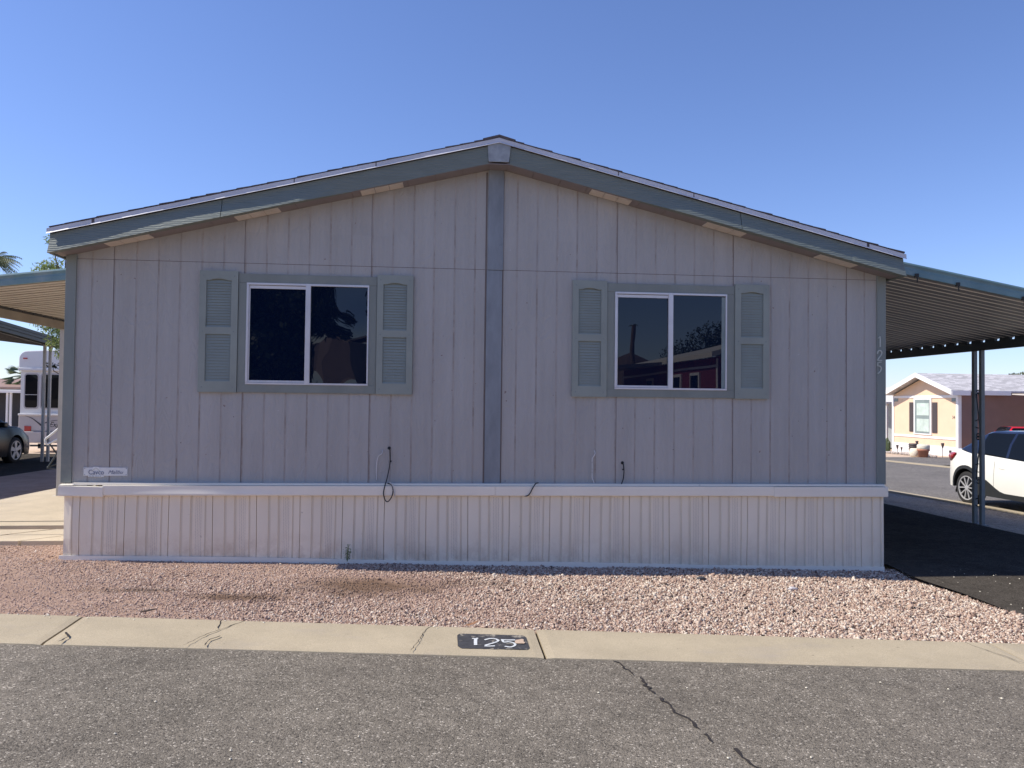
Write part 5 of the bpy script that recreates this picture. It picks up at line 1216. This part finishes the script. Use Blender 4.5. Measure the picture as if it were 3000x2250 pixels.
# feathery tree seen above and below the left awning; offsets relative to its base
bx, by = -8.3, 10.5; bz = G(bx, by)
def rel(pts): return [(x-bx, y-by, z-bz, r) for x, y, z, r in pts]
tree('mesquite_tree', 'bright green feathery tree rising behind the left awning', (bx, by, bz), [(0, 0, 0), (.1, 0, 1.2), (.05, .1, 2.6), (-.2, 0, 3.6)],
     rel([(-9.42, 10.5, 3.62, .26), (-9.2, 10.4, 3.72, .28), (-9.55, 10.6, 3.45, .22), (-9.05, 10.3, 3.5, .25), (-8.95, 10.4, 4.15, .20), (-9.22, 10.4, 4.35, .16), (-8.75, 10.5, 3.95, .25), (-9.55, 10.5, 2.58, .16), (-9.35, 10.5, 2.45, .26), (-9.1, 10.5, 2.35, .30), (-9.0, 10.4, 2.05, .28), (-9.0, 10.5, 1.80, .16), (-8.4, 10.6, 3.0, .6), (-8.2, 10.8, 4.2, .6), (-7.6, 10.9, 3.6, .6), (-8.9, 10.9, 2.9, .4)]), 9500, .105, .012, 'leaf', .9, r0=.09)
bx, by = -10.6, 15.5; bz = G(bx, by)
tree('dark_shrub_tree', 'dark leafy branches hanging in front of the trailer roof', (bx, by, bz), [(0, 0, 0), (.05, 0, .9), (0, 0, 1.9), (-.1, 0, 2.4)],
     rel([(-11.55, 15.3, 1.72, .10), (-11.42, 15.3, 1.70, .08), (-11.2, 15.4, 1.74, .13), (-11.0, 15.4, 1.78, .15), (-10.85, 15.5, 1.9, .2), (-10.95, 15.4, 1.45, .16), (-11.15, 15.4, 1.35, .10), (-10.7, 15.5, 1.5, .25), (-10.4, 15.6, 1.9, .4), (-10.0, 15.6, 1.5, .5)]), 2600, .09, .022, 'leafdk', .3, r0=.06)
def palm(name, label, x, y, h, fan=False, nf=26, fl=1.9, r=.16, zc=None):
    z = G(x, y); t = thing(name, label, 'palm tree', (x, y, z)); mb = MB(); n = 14
    mb.tube([(.04*math.sin(i), .0, h*i/n) for i in range(n+1)], [r*(1.1 if i % 2 else .95) for i in range(n+1)], 10); mb.build('trunk', 'bark', t)
    lf = MB()
    for k in range(nf):
        a = 2*math.pi*k/nf*2.4+random.uniform(-.2, .2); up = random.uniform(-.5, 1.1); L = fl*random.uniform(.8, 1.1); P = []
        for i in range(9):
            s = i/8; P.append(Vector((math.cos(a)*L*s*math.cos(up*.6), math.sin(a)*L*s*math.cos(up*.6), h+L*(math.sin(up)*s-.55*s*s*(1.1 if not fan else .5)))))
        lf.tube(P, [.02*(1-.8*i/8) for i in range(9)], 4)
        side = Vector((-math.sin(a), math.cos(a), 0)); rngs = range(2, 9) if not fan else range(5, 9)
        for i in range(12 if not fan else 14):
            s = .18+.8*i/12 if not fan else .5; j = s*8; p = P[int(j)].lerp(P[min(8, int(j)+1)], j-int(j)); d = (P[min(8, int(j)+1)]-P[int(j)]).normalized()
            for sg in (-1, 1):
                if fan: an = (i/14)*1.35*sg; tip = p+(d*math.cos(an)+side*math.sin(an))*L*.5+Vector((0, 0, -.12*L*abs(an)))
                else: tip = p+(side*sg*.5+d*.5+Vector((0, 0, -.55)))*L*.34*math.sin(min(1, s+.25)*math.pi*.8+.3)
                w_ = d*.018+Vector((0, 0, .018)); lf.add([p-w_, p+w_, tip], [(0, 1, 2)])
    lf.build('fronds', 'palmleaf', t, rnd=True, fix=False); return t
palm('palm_tree', 'tall feather palm cut by the left edge of the picture', -26.6, 40, 8.9+1.0, nf=34, fl=1.7)
palm('fan_palm', 'bushy fan palm behind the house at the left of the trailer', -20.9, 32.5, 2.9, True, 30, 1.1, .14)
tree('distant_tree', 'small olive treetops above the pale roof at the right', (60.5, 72, -2.2), [(0, 0, 0), (.2, 0, 2.5), (0, 0, 5.5)], [(-3.2, 0, 5.6, .5), (-1.6, 0, 5.9, .6), (.2, 0, 5.9, .6), (1.6, 0, 6.4, .6), (3, 0, 6.4, .9), (0, 0, 4.5, 1.6)], 2600, .30, .10, 'leaf3', .2, r0=.2)

# ------------------------------------------------------------------ across the street (seen mirrored in the windows)
sheet('opposite_kerb', lin(-30, 9.4, 40), lambda x: -10.2-.07*x, lambda x: -9.6-.07*x, 2, .004, 'curb', 'tan kerb on the opposite side of the street')
mh = thing('maroon_home', 'maroon home with white roof and vents across the street', 'mobile home', (11, -18, G(11, -18)))
def H_(mb, nm, m, par=None):
    o = mb.build(nm, m, par or mh)
    if par is None: o.location = -mh.location
    return o
mb = MB(); mb.box(7.05, 15, -24, -13, -1.2, 2.15); H_(mb, 'wall', 'maroon')
mb = MB(); mb.prism([(6.75, 2.12), (11, 3.15), (15.3, 2.12), (15.3, 2.25), (11, 3.30), (6.75, 2.26)], 'y', -24.3, -12.7); H_(mb, 'roof', 'roofwhite')
mb = MB(); mb.box(7.03, 7.049, -13.12, -13.0, -.6, 2.1); mb.box(7.03, 7.049, -24, -13.13, 1.86, 1.93); H_(mb, 'trim', 'white')
for y in (-14.9, -16.6, -20):
    mb = MB(); mb.box(7.0, 7.048, y-.42, y+.42, .45, 1.75); f = H_(mb, 'window', 'white'); mb = MB(); mb.box(6.985, 6.999, y-.32, y+.32, .52, 1.66); mb.build('pane', 'glass_car', f)
for x, y, h in ((8.6, -16.4, .42), (8.3, -15.0, .3), (8.6, -13.8, .38)):
    mb = MB(); z = 2.26+(x-6.75)*.245; mb.lathe([(.12, 0), (.12, h-.18), (.22, h-.18), (.22, h-.04), (.10, h)], (x, y, z), 14); H_(mb, 'roof_vent', 'roofwhite')
mb = MB(); mb.hexa([(3.9, -24, 1.75), (6.74, -24, 2.1), (6.74, -17.5, 2.1), (3.9, -17.5, 1.75)], [(3.9, -24, 1.9), (6.74, -24, 2.2), (6.74, -17.5, 2.2), (3.9, -17.5, 1.9)]); H_(mb, 'awning', 'canopy_dk')
for y in (-17.7, -20.8, -23.8):
    mb = MB(); mb.box(4.0, 4.08, y, y+.08, -1.0, 1.78); H_(mb, 'post', 'white')
palm('palm_tree', 'slim bare-topped palm across the street seen mirrored in the right window', 8.93, -30, 5.75, False, 4, .3, .10)
tree('shade_tree', 'large dark shade tree across the street mirrored in the left window', (-5.0, -15.5, -.8), [(0, 0, 0), (.1, 0, 1.0), (-.1, 0, 2.0), (0, 0, 3.0)], [(-1.8, 0, 3.4, 1.3), (-.6, .2, 3.0, 1.3), (.3, 0, 4.2, 1.4), (-1.2, 0, 4.6, 1.3), (1.2, .3, 3.3, .9), (-2.6, -.4, 2.4, .9), (-.4, -.8, 5.2, 1.1), (1.6, 0, 4.6, 1.0), (-2.2, 0, 1.9, .8), (0, .2, 2.2, .8)], 26000, .20, .07, 'leafdk', .3, r0=.2)
tree('background_tree', 'spreading tree behind the maroon home across the street', (14.5, -29, -1.0), [(0, 0, 0), (.1, 0, 1.6), (-.2, 0, 3.0)], [(-3.4, 0, 4.1, 1.1), (-2.0, 0, 4.8, 1.2), (-.6, 0, 5.1, 1.3), (1.0, 0, 5.1, 1.2), (2.6, 0, 4.8, 1.1), (0, 0, 3.8, 1.4)], 9000, .14, .04, 'leaf2', .3, r0=.18)
nh = thing('opposite_home', 'tan home with low gable roof across the street', 'mobile home', (-3, -19, -.8))
mb = MB(); mb.box(-3.5, 2.2, -26, -18, -1.0, 2.0); mb.build('wall', 'shade_grey', nh).location = -nh.location
mb = MB(); mb.prism([(-3.8, 1.98), (-.65, 2.75), (2.5, 1.98), (2.5, 2.1), (-.65, 2.9), (-3.8, 2.1)], 'y', -26.3, -17.7); mb.build('roof', 'roofwhite', nh).location = -nh.location
mb = MB()
xs = lin(-900, 900, 90); hs = [8+22*abs(math.sin(i*.13+.4))+9*math.sin(i*.61)+6*math.sin(i*1.7)+4*random.random() for i in range(91)]
for i in range(90):
    if abs(xs[i]-155) < 25: hs[i] += 4
for i in range(91): mb.v += [(xs[i], -620, -5), (xs[i], -640, max(8, hs[i])), (xs[i], -760, -5)]
for i in range(90): a = 3*i; mb.f += [(a, a+3, a+4, a+1), (a+1, a+4, a+5, a+2)]; mb.m += [0, 0]
struct(mb.build('mountains', 'rock', fix=False), 'structure', 'brown rocky mountain ridge beyond the park')
